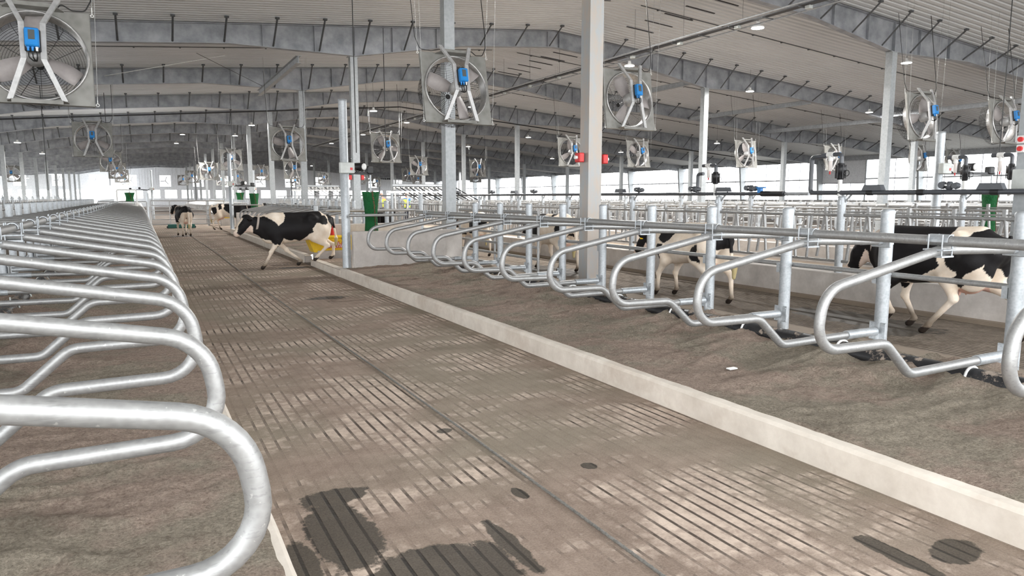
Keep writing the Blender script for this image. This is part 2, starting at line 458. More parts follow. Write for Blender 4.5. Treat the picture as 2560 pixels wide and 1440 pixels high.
ORD = ['nearest', 'second', 'third', 'fourth', 'fifth', 'sixth', 'seventh', 'eighth', 'ninth', 'tenth', 'eleventh', 'twelfth', 'thirteenth', 'fourteenth',
       'fifteenth', 'sixteenth', 'seventeenth', 'eighteenth', 'nineteenth', 'twentieth']
def ordn(k): return ORD[k] if k < len(ORD) else None

# ------------------------------------------------------------------ building frame
RIDGE_X, RIDGE_Z, SL = 14.2, 7.86, 0.083
XL, XR = -22.5, 50.9
YN, YF = -4.0, 136.0
BAY = 8.6
def deck(x): return RIDGE_Z - SL * abs(x - RIDGE_X)
frames = [15.4 + BAY * k for k in range(-1, 14)]
colrows = [-7.9, 6.6, 21.8, 36.3]
def depth(x):
    """depth of the rafter web under the deck at x"""
    d = 0.60
    for c in colrows:
        t = max(0, 1 - abs(x - c) / 3.9)
        d = max(d, 0.60 + 0.36 * t)
    return d
CURB_L, CURB_R = 0.475, 3.6

def ceiling():
    P = 0.27; mb = MB(); n = int((YF - YN) / P)
    prof = []
    for i in range(n):
        y = YN + i * P
        prof += [(y, 0), (y + 0.140, 0), (y + 0.180, 0.060), (y + 0.230, 0.060)]
    prof.append((YN + n * P, 0))
    xs = [XL, RIDGE_X, XR]
    vs = []
    for x in xs:
        for (y, dz) in prof: vs.append((x, y, deck(x) + dz))
    m = len(prof); fs = []
    for a in range(2):
        for i in range(m - 1): fs.append((a * m + i, a * m + i + 1, (a + 1) * m + i + 1, (a + 1) * m + i))
    mb.add(vs, fs)
    # outer roof skin, so that the deck has thickness
    mb.add([(XL, YN, deck(XL) + .2), (RIDGE_X, YN, RIDGE_Z + .2), (XR, YN, deck(XR) + .2), (XL, YF, deck(XL) + .2), (RIDGE_X, YF, RIDGE_Z + .2), (XR, YF, deck(XR) + .2)],
           [(0, 1, 4, 3), (1, 2, 5, 4)])
    return struct('ceiling', mb, 'liner', label='white corrugated roof liner rising to a ridge')
ceiling()

def make_rafter(parts):
    t = thing('roof_rafter', 'galvanised tapered roof rafter', 'rafter', (0, 0, 0), 0)
    xs = [XL + .1]
    stops = sorted(set([XL + .1, RIDGE_X, XR - .1] + [c + d for c in colrows for d in (-3.9, 0, 3.9)]))
    stops = [x for x in stops if XL + .1 <= x <= XR - .1]
    top = [(x, deck(x) - .03) for x in stops]; bot = [(x, deck(x) - depth(x)) for x in stops]
    mb = MB()
    for i in range(len(stops) - 1):
        mb.prism([top[i], top[i + 1], bot[i + 1], bot[i]], -.006, .006)
    obj('web', mb, 'rafter', t)
    for nm, ln in (('bottom_flange', bot), ('top_flange', top)):
        mb = MB()
        for i in range(len(stops) - 1):
            a, b = ln[i], ln[i + 1]
            mb.prism([a, b, (b[0], b[1] - .016), (a[0], a[1] - .016)], -.11, .11)
        obj(nm, mb, 'rafter', t)
    if parts:
        bx = [-0.28 + 1.43 * k for k in range(-8, 34)]
        bx = [x for x in bx if XL + 1 < x < XR - 1]
        for x in bx:
            zb = deck(x) - depth(x)
            mb = MB()
            a = Vector((x, -.09, zb + .03)); b = Vector((x, -1.0, deck(x) - .05))
            d = (b - a)
            mb.tube([a, b], .03, 4)
            mb.box((x, -1.0, deck(x) - .04), (.12, .10, .05))
            obj('fly_brace', mb, 'brace', t)
        sx = []
        for c in colrows: sx += [c - 2.9, c - 1.3, c, c + 1.3, c + 2.9]
        sx += [RIDGE_X - .25, RIDGE_X + .25]
        for x in sx:
            z0 = deck(x) - depth(x); z1 = deck(x) - .03
            obj('web_stiffener', MB().bb(x - .007, x + .007, -.10, -.006, z0, z1), 'rafter', t)
    return t
raf = make_rafter(True); raf_plain = None
rl = ['galvanised roof rafter just above the picture, nearest the camera', 'galvanised roof rafter entering at the top right corner, nearest in view',
      'long galvanised rafter spanning the whole picture above the nearest fans', 'galvanised rafter second behind the one spanning the top',
      'galvanised rafter carrying the black pipe under its haunches', 'galvanised rafter directly behind the one with the black pipe']
for k, y in enumerate(frames):
    lab = rl[k] if k < len(rl) else 'galvanised roof rafter far down the barn, one behind another'
    g = None if k < len(rl) else 'far roof rafters'
    if k == 0: raf.location = (0, y, 0); raf['label'] = lab
    elif k <= 7: dup(raf, (0, y, 0), lab, g)
    else:
        if raf_plain is None:
            raf_plain = make_rafter(False); raf_plain.location = (0, y, 0); raf_plain['label'] = lab; raf_plain['group'] = g
        else: dup(raf_plain, (0, y, 0), lab, g)

def beam(p0, p1, w, h, label, group=None, name='strut_beam'):
    p0, p1 = Vector(p0), Vector(p1); d = p1 - p0
    q = d.to_track_quat('Y', 'Z').to_matrix().to_4x4()
    mb = MB(); ln = d.length; t = .012
    mb.box(p0 + d / 2 + q @ Vector((0, 0, h / 2)), (w, ln, t), mat=q); mb.box(p0 + d / 2 + q @ Vector((0, 0, -h / 2)), (w, ln, t), mat=q)
    mb.box(p0 + d / 2, (t, ln, h), mat=q)
    o = obj(name, mb, 'beam'); return tag(o, label, 'beam', group)
beam((4.8, 24.05, 6.02), (4.8, 32.55, 6.02), .16, .22, 'short galvanised strut between two rafters left of centre')
beam((28.4, 24.05, 6.10), (28.4, 32.55, 6.10), .16, .2, 'long galvanised strut between rafters right of the centre column')
beam((21.2, 24.05, 6.5), (21.2, 32.55, 6.5), .16, .2, 'galvanised strut behind the fan beside the centre column')
beam((34.4, 24.05, 5.6), (34.4, 32.55, 5.6), .16, .2, 'galvanised strut passing behind the tall right column')
beam((33.5, 15.45, 5.7), (33.5, 23.95, 5.7), .16, .2, 'dark galvanised strut under the bright lower roof at right')

# ---- columns
def make_column(w, z1, z0=0.0):
    t = thing('steel_column', 'square galvanised steel column', 'column')
    mb = MB()
    mb.box((0, 0, (z0 + z1) / 2), (w, w, z1 - z0))
    obj('shaft', mb, 'column', t)
    obj('cap_plate', MB().box((0, 0, z1 + .01), (w + .12, w + .04, .02)), 'column', t)
    obj('base_plate', MB().box((0, 0, z0 + .012), (w + .14, w + .14, .024)), 'column', t)
    return t
colp = {}
def column(x, y, label, group=None, w=.24, z1=None):
    if z1 is None: z1 = deck(x) - depth(x) - .02
    key = (round(z1, 3), w)
    if key not in colp:
        colp[key] = make_column(w, z1); c = colp[key]; c.location = (x, y, 0); c['label'] = label
        if group: c['group'] = group
        return c
    c = dup(colp[key], (x, y, 0), label)
    if group: c['group'] = group
    elif 'group' in c: del c['group']
    return c
cA = column(7.0, 10.5, 'thickest galvanised steel column, stained pale, with red alarm boxes', w=.27, z1=7.1)
for ch in cA.children:
    if ch.name.startswith('shaft'): ch.data.materials[0] = M['stained']
column(6.45, 15.6, 'tall galvanised column rising behind the hanging fan near centre', w=.25)
lbl66 = ['galvanised column beside the round pole of the near brush', 'galvanised column behind the second hanging fan row, left of the round pole',
         'galvanised column rising above the standing loops behind the walking cow']
for k in range(1, 13):
    y = 15.6 + BAY * k
    column(6.6, y, lbl66[k - 1] if k <= 3 else 'galvanised column in the far row beside the main alley', None if k <= 3 else 'far columns beside the main alley')
lD = ['tall galvanised column standing between the fans at right', 'galvanised column between two headlock rows right of the thick column']
for k in range(0, 13):
    y = 15.4 + BAY * k
    column(21.8, y, lD[k] if k < 2 else 'galvanised column in the far row right of centre', None if k < 2 else 'far columns right of centre')
lE = ['galvanised column behind the fan right of the tall column', 'galvanised column ahead of the black soaker pipes']
for k in range(1, 13):
    y = 15.4 + BAY * k
    column(36.3, y, lE[k - 1] if k <= 2 else 'galvanised column near the bright side wall', None if k <= 2 else 'columns near the right side wall')
lW = ['nearest galvanised column at the left picture edge', 'second galvanised column from the left picture edge', 'third galvanised column from the left picture edge']
for k in range(5, 14):
    y = 15.4 + BAY * k
    column(-7.9, y, lW[k - 5] if k < 8 else 'galvanised column in the far left row', None if k < 8 else 'far left columns')

# ------------------------------------------------------------------ floors, curbs, walls
def plane_grid(x0, x1, y0, y1, nx, ny, zf):
    mb = MB(); vs = []
    for j in range(ny + 1):
        for i in range(nx + 1):
            x = x0 + (x1 - x0) * i / nx; y = y0 + (y1 - y0) * j / ny
            vs.append((x, y, zf(x, y)))
    fs = [(j * (nx + 1) + i, j * (nx + 1) + i + 1, (j + 1) * (nx + 1) + i + 1, (j + 1) * (nx + 1) + i) for j in range(ny) for i in range(nx)]
    mb.add(vs, fs, True); return mb
Y0 = -3.5
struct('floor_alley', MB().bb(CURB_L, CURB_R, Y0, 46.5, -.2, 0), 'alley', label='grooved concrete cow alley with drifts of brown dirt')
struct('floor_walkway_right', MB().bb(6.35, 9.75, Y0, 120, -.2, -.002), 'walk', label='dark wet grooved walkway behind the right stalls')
struct('floor_walkway_left', MB().bb(-5.7, -2.27, Y0, 120, -.2, -.002), 'lane_con', label='grooved walkway behind the left stalls')
struct('floor_feed_lane', MB().bb(10.15, 14.1, Y0, 130, -.2, .12), 'lane_con', label='pale concrete feed lane beyond the headlocks')
struct('floor_far_right', MB().bb(14.1, 50.5, Y0, 136, -.2, -.004), 'dirty_con')
struct('floor_far_left', MB().bb(-22.4, -5.7, Y0, 136, -.2, -.004), 'pale_con')
struct('floor_far', MB().bb(-2.27, 14.0, 46.5, 136, -.2, -.004), 'dirty_con')
# crossovers
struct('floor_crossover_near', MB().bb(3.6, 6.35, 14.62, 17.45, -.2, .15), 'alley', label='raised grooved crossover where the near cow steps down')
struct('floor_crossover_step', MB().bb(3.6, 6.35, 17.45, 18.25, -.2, .02), 'dirty_con')
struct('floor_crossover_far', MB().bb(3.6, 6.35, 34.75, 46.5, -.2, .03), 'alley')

def curb(name, x0, x1, y0, y1, z, seed, label):
    """cast kerb with worn, slightly uneven edges"""
    n = max(8, int((y1 - y0) / .12)); vs = []; fs = []
    for i in range(n + 1):
        y = y0 + (y1 - y0) * i / n
        w = noise.noise(Vector((seed, y * 1.7, 0))) * .006; w2 = noise.noise(Vector((seed, y * 6, 4))) * .004
        b = .022
        if x1 > x0: prof = [(x0 + w * .5, -.1), (x0 + w, z - b + w2), (x0 + b + w, z + w2), (x1, z)]
        else: prof = [(x0 - w * .5, -.1), (x0 - w, z - b + w2), (x0 - b - w, z + w2), (x1, z)]
        prof.append((x1, -.1))
        vs += [(px, y, pz) for px, pz in prof]
    for i in range(n):
        for k in range(4): fs.append((i * 5 + k, i * 5 + k + 1, (i + 1) * 5 + k + 1, (i + 1) * 5 + k))
    fs += [(0, 1, 2, 3, 4), tuple(n * 5 + k for k in (4, 3, 2, 1, 0))]
    mb = MB(); mb.add(vs, fs)
    return struct(name, mb, 'curb', label=label)
curb('trim_1', CURB_R, CURB_R + .17, Y0, 14.62, .185, 1, 'pale concrete kerb along the right side of the alley')
curb('trim_2', CURB_R - .01, CURB_R + .16, 14.62, 17.45, .155, 2, 'pale concrete kerb in front of the crossover')
curb('trim_3', CURB_R, CURB_R + .17, 18.25, 34.6, .2, 3, 'pale concrete kerb beyond the crossover')
struct('trim_9', MB().bb(CURB_R + .005, CURB_R + .168, 18.12, 18.249, -.1, .172), 'wall_con', label='square concrete kerb end beside the crossover step')
curb('trim_4', CURB_L, CURB_L - .17, Y0, 42.2, .165, 5, 'pale concrete kerb along the left side of the alley')
# rear stall ledges carrying the posts
struct('trim_5', MB().bb(5.86, 6.36, Y0, 14.5, -.1, .24), 'lane_con', label='concrete ledge behind the right stall posts')
struct('trim_6', MB().bb(5.86, 6.36, 18.45, 34.5, -.1, .24), 'lane_con')
struct('trim_7', MB().bb(-2.30, -1.78, Y0, 42.0, -.1, .24), 'lane_con')

# sand beds
def bed(name, x0, x1, y0, y1, zc, zr, seed, dx, dy, label, flip=False):
    def zf(x, y):
        t = (x - x0) / (x1 - x0)
        if flip: t = 1 - t
        p = Vector((x * .9 + seed, y * 2.1, seed))
        h = zc + (zr - zc) * t ** 1.5
        h += .055 * noise.fractal(p, 1.0, 2.1, 5) * (0.15 + t)
        rdg = 1 - 1.6 * abs(noise.noise(Vector((x * .55 + seed * 2, y * 3.0 + .8 * noise.noise(Vector((x * 2, y * 2, seed))), 3.3))))
        h += .045 * (max(0, rdg) ** 4 - .35) * (0.18 + t)
        if t > .8: h += .05 * max(0, noise.noise(Vector((x * 3, y * 2.7, 8 + seed))))
        e = min(1, t / .02); w = .007 * noise.noise(Vector((x * 9, y * 5, seed))) + .012 * noise.noise(Vector((x * 13, y * 17, seed))) * min(1, t / .1)
        return max(h + w, zc + .004) * e + (zc - .018) * (1 - e)
    mb = plane_grid(x0, x1, y0, y1, int((x1 - x0) / dx), int((y1 - y0) / dy), zf)
    for i, p in enumerate(mb.v):
        q = (x1 - p[0]) if flip else (p[0] - x0)
        if q < .12: mb.v[i] = (p[0] + (-1 if flip else 1) * (.012 + .022 * noise.noise(Vector((p[1] * 2.3, seed, 0))) + .010 * noise.noise(Vector((p[1] * 9, seed, 3)))) * (1 - q / .12), p[1], p[2])
    o = obj(name, mb, 'sand'); tag(o, label, 'bedding'); o['kind'] = 'stuff'; return o
bed('sand_bedding', CURB_R + .055, 5.88, Y0, 14.52, .187, .30, 3.1, .035, .03, 'brown sand bedding of the stalls right of the alley')
bed('sand_bedding', CURB_R + .12, 5.88, 18.4, 34.5, .19, .26, 9.1, .12, .12, 'sand bedding of the stalls beyond the crossover')
bed('sand_bedding', -1.80, CURB_L - .018, Y0, 42.0, .172, .26, 5.7, .035, .035, 'brown sand bedding under the left stall loops', flip=True)

# crossover walls
def con_wall(x0, x1, y0, y1, z0, z1, label, name='concrete_wall'):
    mb = MB(); mb.cbox(((x0 + x1) / 2, (y0 + y1) / 2, (z0 + z1) / 2), (x1 - x0, y1 - y0, z1 - z0), .018)
    for xx in np.arange(x0 + .75, x1 - .3, 1.3):
        mb.bb(xx - .004, xx + .004, y0 - .003, y0, z0, z1 - .02)
    return tag(obj(name, mb, 'wall_con'), label, 'wall')
con_wall(3.86, 6.3, 14.50, 14.66, .0, .94, 'low precast concrete partition behind the last near stall loops')
con_wall(4.2, 6.75, 18.28, 18.42, .0, .96, 'low concrete partition behind the yellow drinker')
con_wall(3.88, 6.3, 34.6, 34.75, .0, .94, 'distant concrete partition left of the walking cow above its back')
# feed curbs (low walls)
struct('wall_feed_right', MB().bb(9.75, 10.16, Y0, 120, -.1, .44), 'wall_con', label='low concrete feed wall behind the right walkway')
struct('wall_feed_second', MB().bb(14.1, 14.5, Y0, 120, -.1, .50), 'wall_con')
struct('wall_feed_left', MB().bb(-6.1, -5.7, Y0, 120, -.1, .44), 'wall_con')
struct('trim_8', MB().bb(9.62, 9.75, Y0, 120, -.05, .05), 'lane_con')

# ------------------------------------------------------------------ side and end walls of the barn
def side_wall(x, name, s):
    struct(name, MB().bb(x, x + s * .25, YN, YF, -.2, 1.15), 'wall_con')
    ez = deck(x) - .35
    t = thing('curtain_frame_' + ('right' if s > 0 else 'left'), '', 'frame')
    t.name = 'side_curtain_frame'
    mb = MB()
    for y in np.arange(YN, YF, 1.25): mb.bb(x - .02, x + .02, y - .018, y + .018, 1.15, ez)
    o = obj('mullion_rods', mb, 'beam', t); o['kind'] = 'stuff'
    for z in (1.95, 3.05):
        obj('rail', MB().bb(x - .06, x + .02, YN, YF, z - .05, z + .05), 'beam', t)
    obj('header', MB().bb(x - .12, x + .05, YN, YF, ez, ez + .45), 'beam', t)
    tag(t, 'bright open side of the barn with thin rods and horizontal rails, %s' % ('right' if s > 0 else 'left'), 'frame')
side_wall(XR - .4, 'wall_right', 1); side_wall(XL + .4, 'wall_left', -1)
# tapered wall columns
wc0 = None
for k in range(0, 14):
    y = 15.4 + BAY * k
    for x, s in ((XR - .6, -1), (XL + .6, 1)):
        lab = 'tapered steel wall column standing against the bright %s side' % ('right' if s < 0 else 'left')
        if wc0 is None:
            wc0 = thing('wall_column', lab, 'column', (x, y, 0), 0, 'tapered wall columns, right')
            obj('tapered_shaft', MB().prism([(-.1, 0), (.2, 0), (.2, 4.6), (-.55, 4.6)], -.09, .09), 'column', wc0)
            continue
        c = dup(wc0, (x, y, 0), lab, 'tapered wall columns, ' + ('right' if s < 0 else 'left'))
        if s > 0: c.rotation_euler = (0, 0, PI)
# roller door in the right wall
rd = thing('roller_door', 'pale half-open roller door in the bright right wall', 'door', (XR - .45, 39.3, 0))
mb = MB()
for i in range(18): mb.prism([(-.03, 2.75 + i * .1), (.0, 2.755 + i * .1), (.0, 2.845 + i * .1), (-.03, 2.85 + i * .1)], -2.1, 2.1)
obj('slat_curtain', mb, 'rollup', rd)
obj('bottom_bar', MB().bb(-.05, .02, -2.1, 2.1, 2.70, 2.75), 'black', rd)
obj('guide_rail', MB().bb(-.06, .04, -2.2, -2.1, .0, 4.6), 'beam', rd); obj('guide_rail', MB().bb(-.06, .04, 2.1, 2.2, .0, 4.6), 'beam', rd)
# far end wall
mb = MB()
def ew(x0, x1, z0, z1):
    if x1 > x0: mb.bb(x0, x1, YF - .15, YF, z0, z1)
ew(XL, XR, -.2, 1.4)
lx = [(-22.0 + 2.6 * k, -22.0 + 2.6 * k + 1.85) for k in range(28)]
px = XL
for a, b in lx:
    ew(px, a, 1.4, 2.8); px = b
ew(px, XR, 1.4, 2.8)
ew(XL, XR, 2.8, 3.4)
ux = [(-17.3 + 5.15 * k, -17.3 + 5.15 * k + 1.7) for k in range(13)]
px = XL
for a, b in ux:
    z1 = min(5.25, deck(a) - .3); ew(px, a, 3.4, min(5.25, deck(px) - .2)); px = b
ew(px, XR, 3.4, 4.6)
mb.prism([(XL, 4.6), (XL, deck(XL)), (RIDGE_X, RIDGE_Z), (XR, deck(XR)), (XR, 4.6), (XR - 6, 4.9), (RIDGE_X + 22, 5.25), (-12, 5.25)], YF - .15, YF)
for x in np.arange(XL, XR, .42):
    if not any(a - .05 < x < b + .05 for a, b in ux): mb.bb(x - .03, x + .03, YF - .19, YF - .15, 3.4, deck(x) - .1)
struct('wall_far', mb, 'cladding', label='far ribbed end wall with square fan openings')
ef0 = None
for k, (a, b) in enumerate(ux):
    lab = 'three-blade exhaust fan seen against daylight in the far end wall'
    if ef0 is None:
        ef0 = thing('exhaust_fan', lab, 'fan', ((a + b) / 2, YF - .19, 4.33), 0, 'end wall exhaust fans')
        for q in range(3):
            m_ = Matrix.Rotation(R(20 + 120 * q), 4, 'Y')
            mb = MB(); mb.box((0, 0, 0), (.16, .03, .66), mat=m_)
            mb.v = [tuple(Vector(p) + m_ @ Vector((0, 0, .42))) for p in mb.v]
            obj('blade', mb, 'cladding', ef0)
        obj('hub', MB().lathe([(.12, -.08), (.12, .08)], 12, axis='y'), 'cladding', ef0)
        obj('frame_bar', MB().bb(-.85, .85, .02, .08, -.04, .04), 'cladding', ef0)
    else: dup(ef0, ((a + b) / 2, YF - .19, 4.33))
# ground outside, so that windows show ground rather than void
struct('floor_yard', MB().bb(-160, 190, YF, 330, -.6, -.25), 'gravel')
struct('floor_yard_right', MB().bb(XR, 190, -60, YF, -.6, -.25), 'gravel')  # unseen ground kept dark to cut light bounced onto the right ceiling
struct('floor_yard_left', MB().bb(-160, XL, -60, YF, -.6, -.25), 'pale_con')  # unseen ground made pale to bounce light up onto the left ceiling
struct('floor_bounce_apron', MB().bb(XL, XR, -60, Y0, -.6, -.05), 'pale_con', label='unseen pale apron added to bounce light in at the near end')  # out-of-view slab added as a reflector for the near ceiling

# ------------------------------------------------------------------ stalls
# divider profile: d = distance behind the kerb face, z = height
PROFILE = [(2.50, 1.245), (1.52, 1.268), (1.36, 1.258), (.44, 1.085), (.26, 1.02), (.26, .70), (.46, .665), (.88, .645), (1.22, .405), (2.05, .40)]
def divider_tube(r=.034, n=12, seg=7):
    p = [(2.50, 0, 1.245), (1.46, 0, 1.272), (.28, 0, 1.05), (.215, 0, .655), (.92, 0, .645), (1.20, 0, .395), (2.08, 0, .405)]
    path = fillet(p, [0, .30, .21, .23, .16, .14, 0], seg)
    mb = MB(); mb.tube(path, r, n); return mb
def make_divider(n, seg, detail=True):
    t = thing('stall_divider', 'galvanised stall divider loop', 'stall divider')
    obj('loop_tube', divider_tube(.034, n, seg), 'tube', t)
    # tail sleeve with bolted plate on the post
    mb = MB(); mb.tube([(2.02, 0, .405), (2.42, 0, .405)], .041, n)
    obj('tail_sleeve', mb, 'post', t)
    if detail:
        mb = MB(); mb.cbox((2.455, 0, .405), (.014, .17, .17), .006)
        for a in (-1, 1):
            for b in (-1, 1): mb.tube([(2.44, .062 * a, .405 + .062 * b), (2.475, .062 * a, .405 + .062 * b)], .012, 6)
        obj('bolted_plate', mb, 'post', t)
        # clamp hanging the loop under the neck rail
        mb = MB()
        for i in range(2):
            yy = (-.05, .05)[i]
            mb.tube([(1.40, yy, 1.235), (1.40, yy, 1.385)], .006, 5); mb.tube([(1.52, yy, 1.235), (1.52, yy, 1.385)], .006, 5)
        arc = [(1.46 + .044 * math.cos(a), 0, 1.338 + .044 * math.sin(a)) for a in np.linspace(0, PI, 8)]
        vs = []; fs = []
        for sgn in (-.075, .075):
            for rr in (.040, .047):
                vs += [(1.46 + rr * math.cos(a), sgn, 1.340 + rr * math.sin(a)) for a in np.linspace(-.2, PI + .2, 10)]
        for k in range(9):
            fs += [(k, k + 1, 21 + k, 20 + k), (10 + k, 11 + k, 31 + k, 30 + k), (k, k + 1, 11 + k, 10 + k), (20 + k, 21 + k, 31 + k, 30 + k)]
        mb.add(vs, fs)
        mb.bb(1.38, 1.54, -.075, .075, 1.272, 1.282)
        mb.bb(1.39, 1.53, -.06, .06, 1.222, 1.234)
        obj('rail_clamp', mb, 'post', t)
    return t
def make_post():
    t = thing('stall_post', 'round galvanised stall post', 'post')
    obj('shaft', MB().lathe([(.0585, 0), (.0585, 1.29)], 20), 'post', t)
    obj('cap', MB().lathe([(.062, 1.262), (.062, 1.285), (.05, 1.30), (.0, 1.306)], 20), 'post', t)
    mb = MB()
    mb.cbox((-.07, 0, 1.01), (.02, .19, .11), .006); mb.tube([(-.085, -.06, 1.01), (-.05, -.06, 1.01)], .013, 6); mb.tube([(-.085, .06, 1.01), (-.05, .06, 1.01)], .013, 6)
    mb.lathe([(.064, .98), (.064, 1.04)], 16, caps=False)
    obj('upper_clamp', mb, 'post', t)
    mb = MB(); mb.lathe([(.0625, .70), (.0625, .715)], 16, caps=False); mb.lathe([(.0625, .60), (.0625, .615)], 16, caps=False)
    mb.bb(-.03, .06, .055, .10, .61, .71)
    obj('lower_band', mb, 'post', t)
    return t
dv = make_divider(16, 8); dv_far = None
po = make_post()
RX = 6.10   # right post line
rY = [3.10 + 1.14 * k for k in range(-2, 10)]
firstd = True; firstp = True
def rlab(k):
    names = {0: 'stall divider out of the picture at the near right', 1: 'stall divider cut by the right picture edge',
             2: 'rightmost complete stall divider loop, its tip lowest in the right row'}
    if k in names: return names[k]
    return 'stall divider loop in the right row, %s from the rightmost complete one' % ordn(k - 2)
for k, y in enumerate(rY):
    if k == 0: d = dv; d.location = (CURB_R, y, 0); d['label'] = rlab(0); d['group'] = 'stall dividers right of the alley'
    else: d = dup(dv, (CURB_R, y, 0), rlab(k), 'stall dividers right of the alley')
    pl = 'round stall post holding ' + ('the rightmost complete loop' if k == 2 else ('the loop cut by the right edge' if k else 'the loop outside the picture') if k < 2 else 'the %s loop from the rightmost one' % ordn(k - 2))
    if k == 0: p = po; p.location = (RX, y, .235); p['label'] = pl; p['group'] = 'stall posts right of the alley'
    else: p = dup(po, (RX, y, .235), pl, 'stall posts right of the alley')
# block beyond the crossover
for k in range(13):
    y = 19.3 + 1.14 * k
    lab = 'stall divider loop beyond the walking cow, %s' % ('nearest of that block' if k == 0 else '%s of that block' % ordn(k) if k < 19 else '')
    dup(dv, (CURB_R, y, 0), lab, 'stall dividers beyond the crossover')
    dup(po, (RX, y, .235), 'stall post beyond the crossover, %s counted from the near end' % ('first' if k == 0 else ordn(k)), 'stall posts beyond the crossover')
# left block
lY = [1.87 + 1.13 * k for k in range(-1, 36)]
for k, y in enumerate(lY):
    if k == 0: lab = 'left stall divider loop below and behind the picture edge'
    elif k == 1: lab = 'large stall divider loop in the left foreground, nearest of all'
    elif k - 1 < 20: lab = 'stall divider loop in the left row, %s from the big foreground loop' % ordn(k - 1)
    else: lab = 'stall divider loop packed together in the far half of the left row'
    d = dup(dv, (CURB_L, y, .042), lab, 'stall dividers of the left row' if k - 1 < 20 else 'stall dividers in the far half of the left row'); d.rotation_euler = (0, 0, PI)
    if 0 < k < 21: pl = 'round stall post at far left, %s in its row' % ('nearest' if k == 1 else ordn(k - 1))
    else: pl = 'round stall post in the far half of the left post row'
    p = dup(po, (-2.06, y, .235), pl, 'left stall posts' if 0 < k < 21 else 'left stall posts, far half'); p.rotation_euler = (0, 0, PI)
# neck rails
def rail(name, p0, p1, r, label, cat='rail', m='tube', group=None, n=12):
    mid = (Vector(p0) + Vector(p1)) / 2
    mb = MB(); mb.tube([Vector(p0) - mid, Vector(p1) - mid], r, n)
    o = obj(name, mb, m, loc=mid); return tag(o, label, cat, group)
rail('neck_rail', (CURB_R + 1.46, Y0, 1.340), (CURB_R + 1.46, 14.0, 1.340), .036, 'long galvanised neck rail crossing the right half above the loops')
rail('neck_rail', (CURB_R + 1.46, 18.9, 1.340), (CURB_R + 1.46, 33.6, 1.340), .036, 'galvanised neck rail over the stalls beyond the walking cow')
rail('neck_rail', (CURB_L - 1.46, Y0, 1.382), (CURB_L - 1.46, 41.6, 1.382), .036, 'galvanised neck rail running up the left row with clamps')
rail('lower_rail', (RX + .085, Y0, .93), (RX + .085, 10.0, .93), .025, 'thinner shiny lower rail behind the right posts')
rail('lower_rail', (-2.15, Y0, .93), (-2.15, 41.6, .93), .025, 'lower rail behind the left stall posts')
# support arms from post clamps to the loop tops
arm0 = None
for k, y in enumerate(rY[:8]):
    lab = 'short flattened support arm from rail to post, ' + ('at the right edge' if k < 2 else 'beside the %s complete loop' % ('rightmost' if k == 2 else ordn(k - 2)))
    if arm0 is None:
        mb = MB(); mb.tube([(-.36, 0, 0), (-.085, 0, 0)], .028, 8); mb.tube([(-.14, 0, 0), (-.03, 0, 0)], .036, 8)
        arm0 = tag(obj('support_arm', mb, 'post', loc=(RX, y, 1.245)), lab, 'bracket', 'support arms on the right posts')
    else: dup(arm0, (RX, y, 1.245), lab)

# brisket pipe half buried in the sand, with straps
def pipe_black(x, y0, y1, z, label, seed):
    pts = []; n = int((y1 - y0) / .3)
    for i in range(n + 1):
        y = y0 + (y1 - y0) * i / n
        pts.append((x + .02 * noise.noise(Vector((seed, y * .4, 0))), y, z + .018 * noise.noise(Vector((seed, y * .5, 5)))))
    t = thing('brisket_pipe', label, 'pipe')
    obj('pipe', MB().tube(pts, .088, 16), 'hose', t); return t
bp = pipe_black(5.58, Y0, 14.3, .27, 'thick black pipe lying on the sand along the foot of the right loops', 1.3)
for y in rY + [14.1]:
    mb = MB()
    ring = [(5.58 + .092 * math.cos(a), y, .27 + .092 * math.sin(a)) for a in np.linspace(0, 2 * PI, 20, endpoint=False)]
    mb.tube(ring, .012, 5, closed=True); mb.tube([(5.58, y, .36), (5.58, y, .40)], .010, 5)
    obj('strap', mb, 'white', bp)
bp2 = pipe_black(-1.52, Y0, 41.5, .24, 'dusty black pipe on the sand under the left loops', 2.9)
for k in range(14):
    y = 1.8 + 1.13 * k
    mb = MB(); ring = [(-1.52 + .092 * math.cos(a), y, .24 + .092 * math.sin(a)) for a in np.linspace(0, 2 * PI, 16, endpoint=False)]
    mb.tube(ring, .012, 5, closed=True); mb.tube([(-1.52, y, .33), (-1.52, y, .39)], .010, 5)
    obj('strap', mb, 'ltgrey', bp2)
bp3 = pipe_black(5.58, 18.6, 34.3, .25, 'black pipe under the stall loops beyond the crossover', 4.1)

# wire rope along the alley
pts = [(1.905 + .03 * math.sin(y * .35) + .012 * noise.noise(Vector((y, 2, 2))), y, .014) for y in np.arange(Y0, 44, .25)]
mb = MB(); mb.tube(pts, .0075, 8)
for q in range(3):
    hp = []
    for i, y in enumerate(np.arange(.8, 9.0, .03)):
        cx = 1.905 + .03 * math.sin(y * .35) + .012 * noise.noise(Vector((y, 2, 2)))
        a = y * 42 + q * 2 * PI / 3; hp.append((cx + .0055 * math.cos(a), y, .014 + .0055 * math.sin(a)))
    mb.tube(hp, .0042, 5)
tag(obj('wire_rope', mb, 'cable_steel'), 'steel scraper rope lying lengthwise on the alley floor', 'rope')

